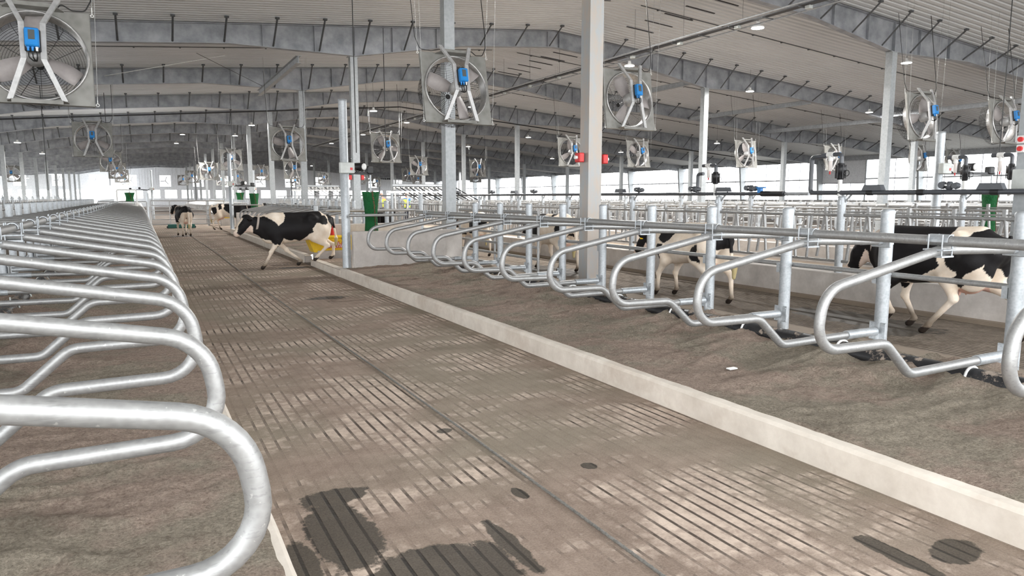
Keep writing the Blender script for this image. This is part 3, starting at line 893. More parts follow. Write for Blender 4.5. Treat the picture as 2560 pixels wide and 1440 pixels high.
# end gate across the alley
def gate(name, x0, x1, y, z0, z1, nb, label, along='x', up=4, r=.026):
    t = thing(name, label, 'gate', (x0, y, 0) if along == 'x' else (y, x0, 0))
    Lg = x1 - x0
    P = (lambda a, z: (a, 0, z)) if along == 'x' else (lambda a, z: (0, a, z))
    for i in range(nb):
        z = z0 + (z1 - z0) * i / (nb - 1)
        obj('gate_rail', MB().tube([P(0, z), P(Lg, z)], r * (1.3 if i == nb - 1 else 1), 8), 'tube', t)
    for i in range(up + 1):
        a = Lg * i / up
        obj('gate_upright', MB().tube([P(a, z0 - .02), P(a, z1 + .0)], r, 8), 'tube', t)
    return t
gate('tube_gate', .55, 4.35, 44.5, .12, 1.43, 6, 'wide tubular gate closing the far end of the alley')
gate('tube_gate', 11.45, 15.1, 6.5, .28, 1.36, 6, 'tubular gate behind the middle stall posts', along='y', up=2)
gate('tube_gate', -1.9, .35, 42.6, .5, 1.38, 3, 'short rail gate at the far end of the left stalls')
rail('gate_post', (.42, 44.3, 0), (.42, 44.3, 1.85), .075, 'stout round gate post at the left end of the far gate', 'post', 'post')
rail('gate_post', (3.5, 44.6, 0), (3.5, 44.6, 1.7), .06, 'round gate post in the middle of the far gate', 'post', 'post')
# white portal at the end of the left stalls
t = thing('pipe_portal', 'white inverted-U pipe frame at the far end of the left neck rail', 'frame', (-.55, 42.3, 0))
obj('portal_pipe', MB().tube(fillet([(-.45, 0, 0), (-.45, 0, 2.0), (.45, 0, 2.0), (.45, 0, 0)], .06, 4), .035, 8), 'white', t)
obj('portal_crossbar', MB().tube([(-.45, 0, 1.2), (.45, 0, 1.2)], .025, 8), 'white', t)
# scraper bar behind the far cow
t = thing('scraper', 'dark green scraper bar lying before the far gate', 'scraper', (1.9, 41.3, 0))
obj('scraper_blade', MB().cbox((0, 0, .12), (1.3, .2, .2), .03), 'collar_green', t)
obj('scraper_foot', MB().cbox((-.55, .1, .08), (.3, .35, .12), .03), 'black', t); obj('scraper_foot', MB().cbox((.55, .1, .08), (.3, .35, .12), .03), 'black', t)
# crossover rails and posts
rail('crossover_rail', (3.81, 14.6, 1.27), (5.06, 14.6, 1.27), .03, 'galvanised rail joining the round pole to the near neck rail')
rail('crossover_rail', (3.3 + .9, 18.34, 1.30), (6.75, 18.34, 1.30), .035, 'galvanised rail behind the green brush above the far partition')
rail('crossover_rail', (3.72, 34.7, 1.28), (5.06, 34.7, 1.28), .03, 'thin rail beside the far brush pole')
rail('crossover_post', (3.95, 18.34, .0), (3.95, 18.34, 1.42), .06, 'short capped post rising behind the walking cow', 'post', 'post')
rail('crossover_post', (6.75, 18.34, .0), (6.75, 18.34, 1.72), .06, 'round post right of the green brush', 'post', 'post')

# ------------------------------------------------------------------ headlock rows
def make_headlock(zt=1.36, zb=.62, Lp=2.62, n=4, simple=False):
    t = thing('feed_barrier', 'self-locking headlock panel', 'headlock')
    nn = 8 if not simple else 6
    obj('top_rail', MB().tube([(0, 0, zt), (0, Lp, zt)], .026, nn), 'tube', t)
    obj('bottom_rail', MB().tube([(0, 0, zb), (0, Lp, zb)], .024, nn), 'tube', t)
    if not simple:
        obj('tie_rail', MB().tube([(.05, 0, zt + .05), (.05, Lp, zt + .05)], .012, 6), 'tube', t)
    w = Lp / n
    for i in range(n):
        a = i * w
        # fixed slanting bar, vertical neck bar and locking arm make a V
        obj('neck_bar', MB().tube([(0, a + w * .22, zb), (0, a + w * .34, zt)], .024, 6), 'tube', t)
        obj('neck_bar', MB().tube([(0, a + w * .88, zb), (0, a + w * .76, zt)], .024, 6), 'tube', t)
        mb = MB(); mb.tube([(.03, a + w * .60, zb + .05), (.03, a + w * .38, zt + .10)], .024, 6)
        mb.box((.03, a + w * .385, zt + .05), (.05, .045, .15))
        obj('locking_arm', mb, 'tube', t)
    return t
hl = make_headlock(); hl2 = None
hy = [7.731 - 2.74 * 3 + 2.74 * k for k in range(0, 34)]
hlab = lambda k, row: ('headlock barrier on the low feed wall, %s the post with soaker valve' % (
    {0: 'two bays right of', 1: 'second bay right of', 2: 'first bay right of', 3: 'first bay left of'}.get(k, ordn(k - 3) + ' left of' if ordn(k - 3) else 'far left of'))) if row == 0 else \
    'headlock panel in the second row beyond the feed lane'
hp0 = None
def make_hpost():
    t = thing('headlock_post', 'round galvanised headlock post', 'post')
    obj('shaft', MB().lathe([(.062, -.05), (.062, 1.22)], 16), 'post', t)
    obj('cap', MB().lathe([(.066, 1.19), (.066, 1.215), (.0, 1.235)], 16), 'post', t)
    mb = MB(); mb.tube([(0, -.05, 1.13), (0, -.22, 1.30)], .018, 6); mb.box((0, 0, 1.12), (.17, .05, .07))
    obj('pipe_bracket', mb, 'post', t); return t
hp0 = make_hpost()
for k, y in enumerate(hy[:22]):
    lab = hlab(k, 0)
    g = 'headlock panels on the low feed wall'
    if k == 0: hl.location = (9.96, y + .06, 0); hl['label'] = lab; hl['group'] = g
    else: dup(hl, (9.96, y + .06, 0), lab, g)
    plab = 'round headlock post on the low feed wall, ' + ({3: 'under the black soaker valve', 4: 'under the second soaker valve'}.get(k, ('%s to the left of the valve post' % ordn(k - 3)) if k > 4 and ordn(k - 3) else 'right of the valve post' if k < 3 else 'far left'))
    if k == 0: hp0.location = (9.96, y, .44); hp0['label'] = plab; hp0['group'] = 'posts on the low feed wall'
    else: dup(hp0, (9.96, y, .44), plab, 'posts on the low feed wall')
for k in range(0, 20):
    y = 2.9 + 2.74 * k
    dup(hl, (14.3, y + .06, .03), 'headlock panel in the second row beyond the feed lane', 'second-row headlock panels')
    dup(hp0, (14.3, y, .47), 'headlock post in the second row beyond the feed lane', 'second-row headlock posts')
hs = make_headlock(1.36, .55, 2.62, 4, True)
first = True
for xr, g in ((29.0, 'third-row headlock panels'), (33.2, 'fourth-row headlock panels')):
    for k in range(0, 16):
        y = 9.0 + 2.74 * k
        lab = 'distant headlock panel in the cluttered rows at right, %s' % ('third row' if xr < 30 else 'fourth row')
        if first: hs.location = (xr, y, 0); hs['label'] = lab; hs['group'] = g; first = False
        else: dup(hs, (xr, y, 0), lab, g)
for k in range(0, 20):
    y = 18 + 2.74 * k
    dup(hs, (-5.9, y, 0), 'distant headlock panel left of the stall posts', 'left headlock panels')
    dup(hp0, (-5.9, y, .44), 'round post among the bright clutter at far left', 'left headlock posts')
# distant right stall blocks: X 18.2 posts, loops facing both ways
dvs = thing('stall_divider', 'distant stall divider', 'stall divider')
obj('loop_tube', divider_tube(.034, 6, 3), 'tube', dvs)
obj('tail_sleeve', MB().tube([(2.0, 0, .405), (2.45, 0, .405)], .04, 6), 'post', dvs)
ps = thing('stall_post', 'distant stall post', 'post')
obj('shaft', MB().lathe([(.06, 0), (.06, 1.45)], 8), 'post', ps)
first = True
blocks = [(18.35, 1, 5.0, 34, 'first distant stall block'), (25.2, -1, 8.0, 34, 'second distant stall block'), (37.6, 1, 14.0, 26, 'third distant stall block'), (44.5, -1, 18, 24, 'fourth distant stall block')]
for (xp, s, y0, n, nm) in blocks:
    for k in range(n):
        y = y0 + 1.14 * k
        lab = 'stall divider tube in the %s right of the feed lane' % nm
        if first:
            dvs.location = (xp - 0, y, .1); dvs['label'] = lab; dvs['group'] = 'loops, ' + nm
            dvs.rotation_euler = (0, 0, 0 if s > 0 else PI)
            ps.location = (xp + 2.55 * s, y, 0); ps['label'] = 'stall post in the ' + nm; ps['group'] = 'posts, ' + nm; first = False
        else:
            dup(dvs, (xp, y, .1), lab, 'loops, ' + nm, rz=0 if s > 0 else PI)
            dup(ps, (xp + 2.55 * s, y, 0), 'stall post in the ' + nm, 'posts, ' + nm)
    rail('neck_rail', (xp + 1.46 * s, y0 - 1, 1.40), (xp + 1.46 * s, y0 + n * 1.14, 1.40), .036, 'neck rail over the ' + nm, group=None, n=6)
    rail('lower_rail', (xp + 2.65 * s, y0 - 1, .93), (xp + 2.65 * s, y0 + n * 1.14, .93), .03, 'lower rail of the ' + nm, n=6)
for k in range(26):   # left outer stalls
    y = 22 + 1.14 * k
    dup(dvs, (-13.0, y, .1), 'stall divider tube in the bright far left block', 'loops, far left block', rz=0)
    dup(ps, (-10.4, y, 0), 'stall post in the bright far left block', 'posts, far left block')
rail('neck_rail', (-2.9, 12, 1.35), (-2.9, 60, 1.35), .03, 'long pale rail crossing the posts at far left', n=8)
# continuing alley stalls beyond the far gate
for k in range(24):
    y = 48 + 1.14 * k
    dup(dvs, (CURB_L, y, 0), 'stall loop beyond the far gate, left side', 'loops beyond the far gate, left', rz=PI)
    dup(dvs, (CURB_R, y, 0), 'stall loop beyond the far gate, right side', 'loops beyond the far gate, right', rz=0)
    dup(ps, (-2.06, y, 0), 'stall post beyond the far gate, left side', 'posts beyond the far gate, left')
    dup(ps, (RX, y, 0), 'stall post beyond the far gate, right side', 'posts beyond the far gate, right')

# ------------------------------------------------------------------ water / soaker pipework
def ctube(pts, r, rad=.05, n=10, seg=5):
    mb = MB(); mb.tube(fillet(pts, rad, seg), r, n); return mb
sp1 = thing('soaker_pipe', 'dark soaker pipe over the headlocks, ending in a blue valve', 'pipe', (9.9, 0, 0))
obj('pipe_run', MB().tube([(0, 9.0, 1.705), (0, 60, 1.71)], .033, 10), 'pvc', sp1)
obj('end_cap', MB().tube([(0, 8.85, 1.705), (0, 9.35, 1.705)], .05, 10), 'black', sp1)
mb = MB(); mb.bb(-.03, .03, 9.35, 9.43, 1.72, 1.80); mb.bb(-.02, .02, 9.27, 9.50, 1.80, 1.825)
obj('blue_valve', mb, 'bluegrey', sp1, label='blue shut-off valve')
sp2 = thing('soaker_pipe', 'thick dark pipe at right with a tall square bend around the soaker valve', 'pipe', (9.9, 0, 0))
obj('pipe_run', ctube([(0, -1, 1.715), (0, 8.30, 1.715), (0, 8.30, 2.30), (0, 8.02, 2.30)], .036, .06), 'pvc', sp2)
for y in (2.2, 3.6, 5.4, 6.4, 7.2):
    obj('pipe_coupling', MB().tube([(0, y - .05, 1.715), (0, y + .05, 1.715)], .044, 10), 'black', sp2)
rail('conduit_box_section', (9.94, 8.36, 1.70), (9.94, 8.95, 1.70), .03, 'short galvanised box rail between the two dark pipes', m='beam')
# enclosures / nozzles riding on the pipe
nz = None
nzl = [4.35, 6.0, 9.6, 11.1, 12.9, 15.0, 17.7, 20.4, 23.1, 26.0, 29.0]
for i, y in enumerate(nzl):
    lab = 'dark spray nozzle assembly on the soaker pipe, ' + ('rightmost' if i == 0 else '%s from the right' % ordn(i))
    if nz is None:
        nz = thing('spray_nozzle', lab, 'nozzle', (9.9, y, 1.74), 0, 'spray nozzles on the soaker pipe')
        obj('body', MB().lathe([(.02, 0), (.05, .02), (.055, .08), (.03, .12)], 12), 'pvc', nz)
        mb = MB(); mb.lathe([(.045, -.05), (.055, 0), (.045, .05)], 12, (0, .09, .07), 'x'); mb.lathe([(.04, -.05), (.05, 0), (.04, .05)], 12, (0, -.09, .06), 'x')
        obj('valve_head', mb, 'pvc', nz)
        obj('sticker', MB().box((-.056, .02, .07), (.004, .03, .02)), 'white', nz)
    else: dup(nz, (9.9, y, 1.74), lab)
jb = None
for i, y in enumerate([5.45, 7.15, 10.3, 13.6, 18.9]):
    lab = 'low grey junction housing on top of the soaker pipe, ' + ('rightmost' if i == 0 else '%s from the right' % ordn(i))
    if jb is None:
        jb = tag(obj('junction_housing', MB().prism([(-.17, 0), (.17, 0), (.13, .085), (-.13, .085)], -.05, .05, 'x'), 'pvc', loc=(9.9, y, 1.745)), lab, 'box', 'junction housings')
    else: dup(jb, (9.9, y, 1.745), lab)
def soaker(x, y, label, s=1.0):
    t = thing('soaker_valve', label, 'valve', (x, y, 1.66))
    obj('riser_pipe', MB().tube([(0, 0, 0), (0, 0, .26 * s)], .034, 10), 'white', t)
    mb = MB(); mb.lathe([(.045, .26 * s), (.062, .29 * s), (.062, .36 * s), (.078, .37 * s), (.078, .46 * s), (.058, .48 * s), (.05, .52 * s)], 14)
    for a in range(6):
        aa = a * PI / 3; mb.tube([(.074 * math.cos(aa), .074 * math.sin(aa), .28 * s), (.074 * math.cos(aa), .074 * math.sin(aa), .49 * s)], .010, 5)
    obj('valve_body', mb, 'black', t)
    mb = MB(); ring = [(0, -.11 + .045 * math.cos(a), .36 * s + .045 * math.sin(a)) for a in np.linspace(0, 2 * PI, 12, endpoint=False)]
    mb.tube(ring, .006, 5, closed=True); obj('cable_loop', mb, 'cable', t)
    obj('elbow_pipe', ctube([(0, 0, .50 * s), (0, 0, .66 * s), (0, .17, .66 * s)], .034, .05), 'pvc', t)
    mb = MB(); mb.tube([(0, .14, .66 * s), (0, .26, .66 * s)], .044, 10); mb.tube([(0, .20, .68 * s), (0, .20, .56 * s)], .042, 10)
    obj('filter_head', mb, 'white', t)
    obj('filter_bowl', MB().tube([(0, .20, .57 * s), (0, .20, .40 * s)], .032, 10), 'clear', t)
    obj('drain_cap', MB().tube([(0, .20, .40 * s), (0, .20, .35 * s)], .014, 8), 'red', t)
    obj('inlet_pipe', MB().tube([(0, .24, .66 * s), (0, .36, .66 * s)], .034, 10), 'pvc', t)
    return t
soaker(9.9, 7.74, 'soaker valve stack with white filter on the post under the square pipe bend')
s2 = soaker(9.9, 10.52, 'smaller-looking soaker valve stack left of the square pipe bend')
t = thing('riser_loop', 'dark riser pipe feeding the left soaker valve', 'pipe', (9.9, 0, 0))
obj('riser', ctube([(0, 11.02, 1.70), (0, 11.02, 2.10), (0, 10.86, 2.10)], .034, .05), 'pvc', t)
s2.scale = (1, 1, .9)
soaker(14.3, 8.38, 'soaker valve stack with pale filter before the bright right wall').scale = (1, 1, 1.15)
soaker(14.3, 7.55, 'black valve with bent dark pipe left of the grey control box').scale = (1, 1, 1.15)
rail('soaker_pipe', (14.2, 2, 1.72), (14.2, 60, 1.72), .03, 'distant pipe above the second headlock row', 'pipe', 'pvc', n=8)
# grey control box, isolators and column at the right edge
column(10.55, 5.35, 'galvanised column cut by the right picture edge', z1=6.0, w=.22)
t = thing('control_box', 'large pale grey control box near the right picture edge', 'box', (10.35, 5.22, 1.88))
obj('enclosure', MB().cbox((0, .05, 0), (.13, .30, .26), .01), 'ltgrey', t)
obj('warning_label', MB().box((-.04, .06, -.15), (.004, .10, .03)), 'yellow', t)
obj('latch', MB().box((-.07, -.05, -.10), (.012, .03, .012)), 'black', t)
iso = None
for i, z in enumerate((2.40, 2.28)):
    lab = ('upper', 'lower')[i] + ' red rotary isolator switch at the right picture edge'
    if iso is None:
        iso = thing('isolator_switch', lab, 'switch', (10.41, 5.38, z), 0, None)
        obj('housing', MB().cbox((-.03, 0, 0), (.06, .10, .10), .006), 'white', iso)
        obj('red_knob', MB().lathe([(.032, -.085), (.034, -.06)], 14, axis='x'), 'red', iso)
    else: dup(iso, (10.41, 5.38, z), lab)
# red alarm boxes on the thick column
ab = thing('alarm_box', 'red alarm box with white knob on the left face of the thick column', 'alarm', (6.80, 10.50, 2.32))
obj('housing', MB().cbox((-.03, 0, 0), (.10, .16, .16), .012), 'red', ab)
obj('knob', MB().lathe([(.03, -.13), (.03, -.08)], 12, axis='x'), 'white', ab)
a2 = dup(ab, (7.20, 10.45, 2.30), 'red alarm box with white knob on the right side of the thick column'); a2.rotation_euler = (0, 0, PI)
a3 = dup(ab, (6.42, 24.2, 2.30), 'distant red alarm box left of the round brush pole column')
a4 = dup(ab, (6.78, 24.2, 2.30), 'distant red alarm box right of the column by the round pole'); a4.rotation_euler = (0, 0, PI)

# ------------------------------------------------------------------ brush stations
def brush_station(px, py, ztop, bx, by, zb0, zb1, rb, label_pole, label_brush, polec='post'):
    t = thing('brush_pole', label_pole, 'pole', (px, py, 0))
    obj('pole', MB().lathe([(.092, 0), (.092, 2.15), (.086, 2.16), (.086, ztop)], 18), polec, t)
    obj('pole_cap', MB().lathe([(.09, ztop - .05), (.09, ztop), (.0, ztop + .02)], 18), polec, t)
    dx, dy = bx - px, by - py; ln = math.hypot(dx, dy); a = math.atan2(dy, dx)
    mm = Matrix.Rotation(a, 4, 'Z')
    def rot(mb): mb.v = [tuple(mm @ Vector(p)) for p in mb.v]; return mb
    mb = MB(); mb.cbox((.02, -.13, 2.24), (.30, .11, .22), .012)
    obj('control_box', mb, 'ltgrey', t)
    mb = MB(); mb.box((.10, -.188, 2.22), (.05, .006, .05)); obj('switch_plate', mb, 'red', t)
    obj('arm', rot(MB().bb(.05, ln + .05, -.035, .035, 2.12, 2.18)), 'black', t)
    mb = MB(); mb.lathe([(.075, -.12), (.085, -.10), (.085, .12), (.05, .16)], 14, (ln * .55, -.03, 2.28), 'y')
    obj('motor', rot(mb), 'black', t)
    mb = MB(); mb.lathe([(.03, -.135), (.07, -.13), (.07, -.12)], 14, (ln * .55, -.03, 2.28), 'y'); obj('motor_cover', rot(mb), 'white', t)
    mb = MB(); mb.cbox((ln * .95, 0, 2.22), (.16, .14, .16), .02); obj('gearbox', rot(mb), 'black', t)
    cc = MB(); cc.tube([tuple(mm @ Vector(p)) for p in fillet([(.12, -.1, 2.30), (.25, -.12, 2.16), (ln * .5, -.08, 2.20)], .08, 4)], .012, 6); obj('motor_cable', cc, 'cable', t)
    b = thing('cow_brush', label_brush, 'brush', (bx, by, 0))
    obj('hanging_shaft', MB().lathe([(.018, zb1 - .05), (.018, 2.14)], 8), 'post', b)
    prof = []; nseg = 26
    hz = zb1 - zb0
    for i in range(nseg + 1):
        q = i / nseg; z = zb1 - q * hz
        rr = rb * (1.0 - .30 * math.sin(min(1, q / .62) * PI / 2) if q < .62 else .70 + .16 * (q - .62) / .38)
        prof.append((rr, z))
    mb = MB(); vs = []; fs = []; n = 90
    for i, (rr, z) in enumerate(prof):
        for k in range(n):
            a_ = 2 * PI * k / n
            j = 1 + .06 * noise.noise(Vector((k * 1.7, i * 1.9, bx)))
            zz = z + (.02 * noise.noise(Vector((k * 2.1, 7, bx))) if i == 0 else 0)
            vs.append((rr * j * math.cos(a_), rr * j * math.sin(a_), zz))
    for i in range(nseg):
        for k in range(n): fs.append((i * n + k, i * n + (k + 1) % n, (i + 1) * n + (k + 1) % n, (i + 1) * n + k))
    vs += [(0, 0, prof[0][1] - .01), (0, 0, prof[-1][1])]
    for k in range(n): fs.append((k, (k + 1) % n, nseg * n + n)); fs.append((nseg * n + k, nseg * n + (k + 1) % n, nseg * n + n + 1))
    mb.add(vs, fs)
    # individual outer bristles
    rnd = random.Random(3)
    for _ in range(1500):
        q = rnd.random(); i = int(q * nseg); rr, z = prof[i]; a_ = rnd.random() * 2 * PI
        p0 = Vector((rr * .9 * math.cos(a_), rr * .9 * math.sin(a_), z)); p1 = Vector((rr * 1.06 * math.cos(a_ + .02), rr * 1.06 * math.sin(a_ + .02), z + rnd.uniform(-.02, .02)))
        w = Vector((-math.sin(a_), math.cos(a_), 0)) * .003
        mb.add([p0 - w, p0 + w, p1 + w, p1 - w], [(0, 1, 2, 3)])
    obj('bristles', mb, 'bristle', b)
    pp = []; vs = []
    mb = MB()
    for i in range(60):
        q = i / 59; rr, z = prof[min(nseg, int(q * nseg))]; a_ = -PI / 2 - .15 + .55 * math.sin(q * 2.2)
        for _ in range(5):
            aj = a_ + rnd.uniform(-.10, .10); zj = z + rnd.uniform(-.01, .01)
            mb.box((rr * 1.03 * math.cos(aj), rr * 1.03 * math.sin(aj), zj), (.008, .008, .012))
    obj('red_bristle_streak', mb, 'bristle_red', b)
    return t, b
brush_station(3.81, 14.86, 3.63, 4.47, 15.25, .72, 1.75, .185, 'tall round pole with control box and motor arm beside the crossover', 'large green rotating cow brush hanging above the low partition')
brush_station(3.72, 34.85, 3.6, 4.80, 35.5, .75, 1.80, .22, 'round pole with control box left of the walking cow', 'green cow brush hanging behind the walking cow')
brush_station(15.0, 9.35, 3.0, 16.6, 9.15, .90, 1.80, .18, 'round pole with grey box and long motor arm before the bright right wall', 'dark green cow brush behind the headlocks at right')
brush_station(.9, 60, 3.6, -.6, 60, 1.2, 1.95, .35, 'far pole with brush arm above the left row', 'small green cow brush far down the left row')
brush_station(7.6, 56, 3.6, 6.6, 56, 1.2, 1.95, .3, 'far pole above the far gate', 'small dark green cow brush above the far gate')

# ------------------------------------------------------------------ yellow drinker
t = thing('cattle_drinker', 'bright yellow cattle drinker with red and white lettering, on a concrete plinth', 'drinker', (4.70, 17.85, -.10))
obj('concrete_plinth', MB().cbox((.15, .05, .27), (2.1, .6, .34), .02), 'wall_con', t)
mb = MB(); mb.prism([(-.98, .40), (.98, .40), (.90, .74), (-.82, .74), (-1.05, .80), (-1.12, .76)], -.22, .24)
obj('tub', mb, 'yellow', t)
mb = MB(); mb.cbox((.0, .0, .76), (1.75, .50, .06), .02); obj('rim', mb, 'yellow', t)
mb = MB(); ring = fillet([(-.80, -.245, .56), (-.80, -.245, .68), (-.16, -.245, .68), (-.16, -.245, .45), (-.80, -.245, .45), (-.80, -.245, .56)], .05, 4)
mb.tube(ring, .008, 5); obj('embossed_oval', mb, 'yellow', t)
mb = MB(); mb.box((-.28, -.245, .735), (.05, .01, .07)); obj('drain_slot', mb, 'black', t)
def text_obj(s, size, mat, parent, loc, rot, ext=.004, off=0.0, shear=.25, name='lettering'):
    cu = bpy.data.curves.new(name, 'FONT'); cu.body = s; cu.size = size; cu.extrude = ext; cu.offset = off; cu.shear = shear
    cu.align_x = 'CENTER'; cu.align_y = 'CENTER'
    tmp = bpy.data.objects.new('tmp', cu); COL.objects.link(tmp)
    dg = bpy.context.evaluated_depsgraph_get(); me = bpy.data.meshes.new_from_object(tmp.evaluated_get(dg))
    bpy.data.objects.remove(tmp); me.materials.clear(); me.materials.append(M[mat])
    o = bpy.data.objects.new(name, me); link(o); o.parent = parent; o.location = loc; o.rotation_euler = rot; return o
text_obj('Ritchie', .19, 'red', t, (-.47, -.235, .565), (PI / 2, 0, 0), .004, .012, name='lettering_outline')
text_obj('Ritchie', .19, 'white', t, (-.47, -.243, .565), (PI / 2, 0, 0), .004, .0)
t = thing('cattle_drinker', 'small yellow drinker beyond the far cow', 'drinker', (4.5, 43.6, 0))
obj('tub', MB().prism([(-.4, .45), (.4, .45), (.5, .85), (-.5, .85)], -.25, .25), 'yellow', t)
obj('concrete_plinth', MB().bb(-.45, .45, -.3, .3, .02, .45), 'wall_con', t)
rail('red_bucket_handle', (4.3, 18.15, .55), (4.3, 18.15, .98), .06, 'red float housing behind the cow tail', 'housing', 'red')

# ------------------------------------------------------------------ raised gate rack ("ladder") seen above the headlocks
def rack(x, y, z, n, rz, label, ln=2.4):
    t = thing('rod_rack', label, 'rack', (x, y, 0), rz)
    obj('header_pipe', MB().tube([(0, 0, z), (ln, 0, z)], .06, 10), 'post', t)
    obj('front_beam', MB().bb(-.35, ln, -.62, -.50, z - .28, z - .20), 'white', t)
    for k in range(n):
        a = .05 + (ln - .1) * k / (n - 1)
        obj('rod', MB().tube([(a, 0, z - .02), (a + .15, -.56, z - .24), (a + .45, -1.1, z - .5)], .02, 6), 'black' if k % 2 else 'tube', t)
        obj('rod_clip', MB().box((a, -.1, z - .10), (.09, .06, .10)), 'white', t)
    obj('leg', MB().tube([(-.2, -.56, 0), (-.2, -.56, z - .2)], .05, 8), 'post', t); obj('leg', MB().tube([(ln - .1, -.56, 0), (ln - .1, -.56, z - .2)], .05, 8), 'post', t)
    obj('hoop', ctube([(-.1, -.6, z - .25), (-.1, -.6, z - .9), (.35, -.6, z - .9), (.35, -.6, z - .25)], .03, .15, 8), 'white', t)
    return t
rack(8.0, 24.6, 2.05, 14, 0, 'white pipe rack with black and white slanting rods left of the centre column')
rack(7.9, 41.5, 2.25, 12, 0, 'smaller distant pipe rack above the walking cow')

# ------------------------------------------------------------------ hanging fans
S2 = .675
def make_fan(detail=True):
    t = thing('hanging_fan', 'square panel fan', 'fan')
    n = 48 if detail else 24
    # square panel with round hole
    mb = MB(); vs = []; fs = []
    for i in range(n):
        a = 2 * PI * i / n + PI / 4; c, s = math.cos(a), math.sin(a); k = S2 / max(abs(c), abs(s))
        vs += [(.615 * c, 0, .615 * s), (k * c, 0, k * s), (.615 * c, .012, .615 * s), (k * c, .012, k * s)]
    for i in range(n):
        a, b = i * 4, ((i + 1) % n) * 4
        fs += [(a, a + 1, b + 1, b), (a + 2, b + 2, b + 3, a + 3)]
    mb.add(vs, fs)
    for (x0, x1, z0, z1) in ((-S2, S2, S2 - .006, S2), (-S2, S2, -S2, -S2 + .006), (-S2, -S2 + .006, -S2, S2), (S2 - .006, S2, -S2, S2)):
        mb.bb(x0, x1, 0, .055, z0, z1)
    obj('panel', mb, 'fan_sheet', t)
    mb = MB(); mb.lathe([(.64, -.012), (.632, -.035), (.615, -.035), (.600, .0), (.596, .16), (.60, .20)], n, axis='y', caps=False)
    mb.lathe([(.604, .20), (.606, .0), (.618, -.01)], n, axis='y', caps=False)
    obj('inlet_ring', mb, 'fan_ring', t)
    # rear wire guard
    mb = MB(); wr = .0032; seg = 40 if detail else 20
    def ring(r, y, w=wr, nn=3): mb.tube([(r * math.cos(a), y, r * math.sin(a)) for a in np.linspace(0, 2 * PI, seg, endpoint=False)], w, nn, closed=True)
    for y in np.linspace(.20, .40, 6 if detail else 3): ring(.625, y)
    for r in np.linspace(.08, .60, 16 if detail else 6): ring(r, .40 + .03 * (1 - r / .6))
    for k in range(12):
        a = 2 * PI * k / 12; c, s = math.cos(a), math.sin(a)
        mb.tube([(.625 * c, .16, .625 * s), (.625 * c, .40, .625 * s), (.05 * c, .43, .05 * s)], .0045, 3)
    if detail:
        for k in range(36):
            a = 2 * PI * k / 36 + .05; c, s = math.cos(a), math.sin(a)
            mb.tube([(.625 * c, .20, .625 * s), (.625 * c, .40, .625 * s)], wr, 3)
    mb.lathe([(.05, .425), (.05, .44)], 12, axis='y')
    obj('wire_guard', mb, 'wire', t)
    # motor, hub, blades
    mb = MB(); mb.lathe([(.06, -.20), (.135, -.18), (.14, .05), (.10, .07)], 18, axis='y'); obj('motor', mb, 'bracket', t)
    for k in range(3):
        a0 = R(95 + 120 * k); vs = []; fs = []; m = 9
        for i in range(m):
            q = i / (m - 1); r = .11 + .465 * q; ch = .10 + .045 * math.sin(q * PI * .9) + .01 * q; tw = R(50 - 28 * q)
            sweep = a0 - .10 * q
            er = Vector((math.cos(sweep), 0, math.sin(sweep))); et = Vector((-math.sin(sweep), 0, math.cos(sweep)))
            for w in (-1, 0, 1):
                p = er * r + et * (ch * w * math.cos(tw)) + Vector((0, .03 + ch * w * math.sin(tw) * .7 + (.012 if w == 0 else 0), 0))
                vs += [p, p + Vector((0, .008, 0))]
        for i in range(m - 1):
            for w in range(2):
                a = i * 6 + w * 2; b = a + 6
                fs += [(a, a + 2, b + 2, b), (a + 1, b + 1, b + 3, a + 3)]
            fs += [(i * 6, i * 6 + 6, i * 6 + 7, i * 6 + 1), (i * 6 + 4, i * 6 + 5, i * 6 + 11, i * 6 + 10)]
        fs += [(0, 1, 3, 2), (2, 3, 5, 4), tuple((m - 1) * 6 + x for x in (0, 2, 3, 1)), tuple((m - 1) * 6 + x for x in (2, 4, 5, 3))]
        mb = MB(); mb.add(vs, fs, True); obj('blade', mb, 'blade', t)
    mb = MB(); mb.lathe([(.12, .03), (.12, .08), (.05, .10)], 16, axis='y'); obj('hub', mb, 'black', t)
    # two bent channel brackets
    for s in (-1, 1):
        pth = [(s * .30, -.13, .78), (s * .125, -.30, .36), (s * .115, -.30, -.14), (s * .32, -.12, -.655)]
        mb = MB(); vs = []; w, d = .034, .05
        for (x, y, z) in pth:
            vs += [(x - w, y, z), (x + w, y, z), (x + w, y + d, z), (x + w - .008, y + d, z), (x + w - .008, y + .008, z), (x - w + .008, y + .008, z), (x - w + .008, y + d, z), (x - w, y + d, z)]
        fs = []
        for i in range(3):
            for k in range(8): fs.append((i * 8 + k, i * 8 + (k + 1) % 8, (i + 1) * 8 + (k + 1) % 8, (i + 1) * 8 + k))
        fs += [tuple(range(8)), tuple(24 + k for k in range(8))]
        mb.add(vs, fs); obj('mounting_bracket', mb, 'bracket', t)
    for z, nm in ((.655, 'top_channel'), (-.655, 'bottom_channel')):
        mb = MB(); sg = 1 if z > 0 else -1
        mb.prism([(-.36, 0), (.36, 0), (.36, -.05), (.30, -.14), (-.30, -.14), (-.36, -.05)], z - .004, z + .004, 'z')
        mb.bb(-.30, .30, -.144, -.138, z - (.05 if sg < 0 else 0) , z + (.05 if sg > 0 else 0.0))
        obj(nm, mb, 'fan_sheet', t)
    # blue drive enclosure
    mb = MB(); mb.cbox((0, -.36, .12), (.165, .12, .25), .014); obj('drive_enclosure', mb, 'blue', t)
    obj('display_window', MB().box((0, -.422, .145), (.075, .006, .13)), 'window_grey', t)
    mb = MB(); mb.cbox((0, -.31, .10), (.19, .05, .30), .01); obj('enclosure_back', mb, 'black', t)
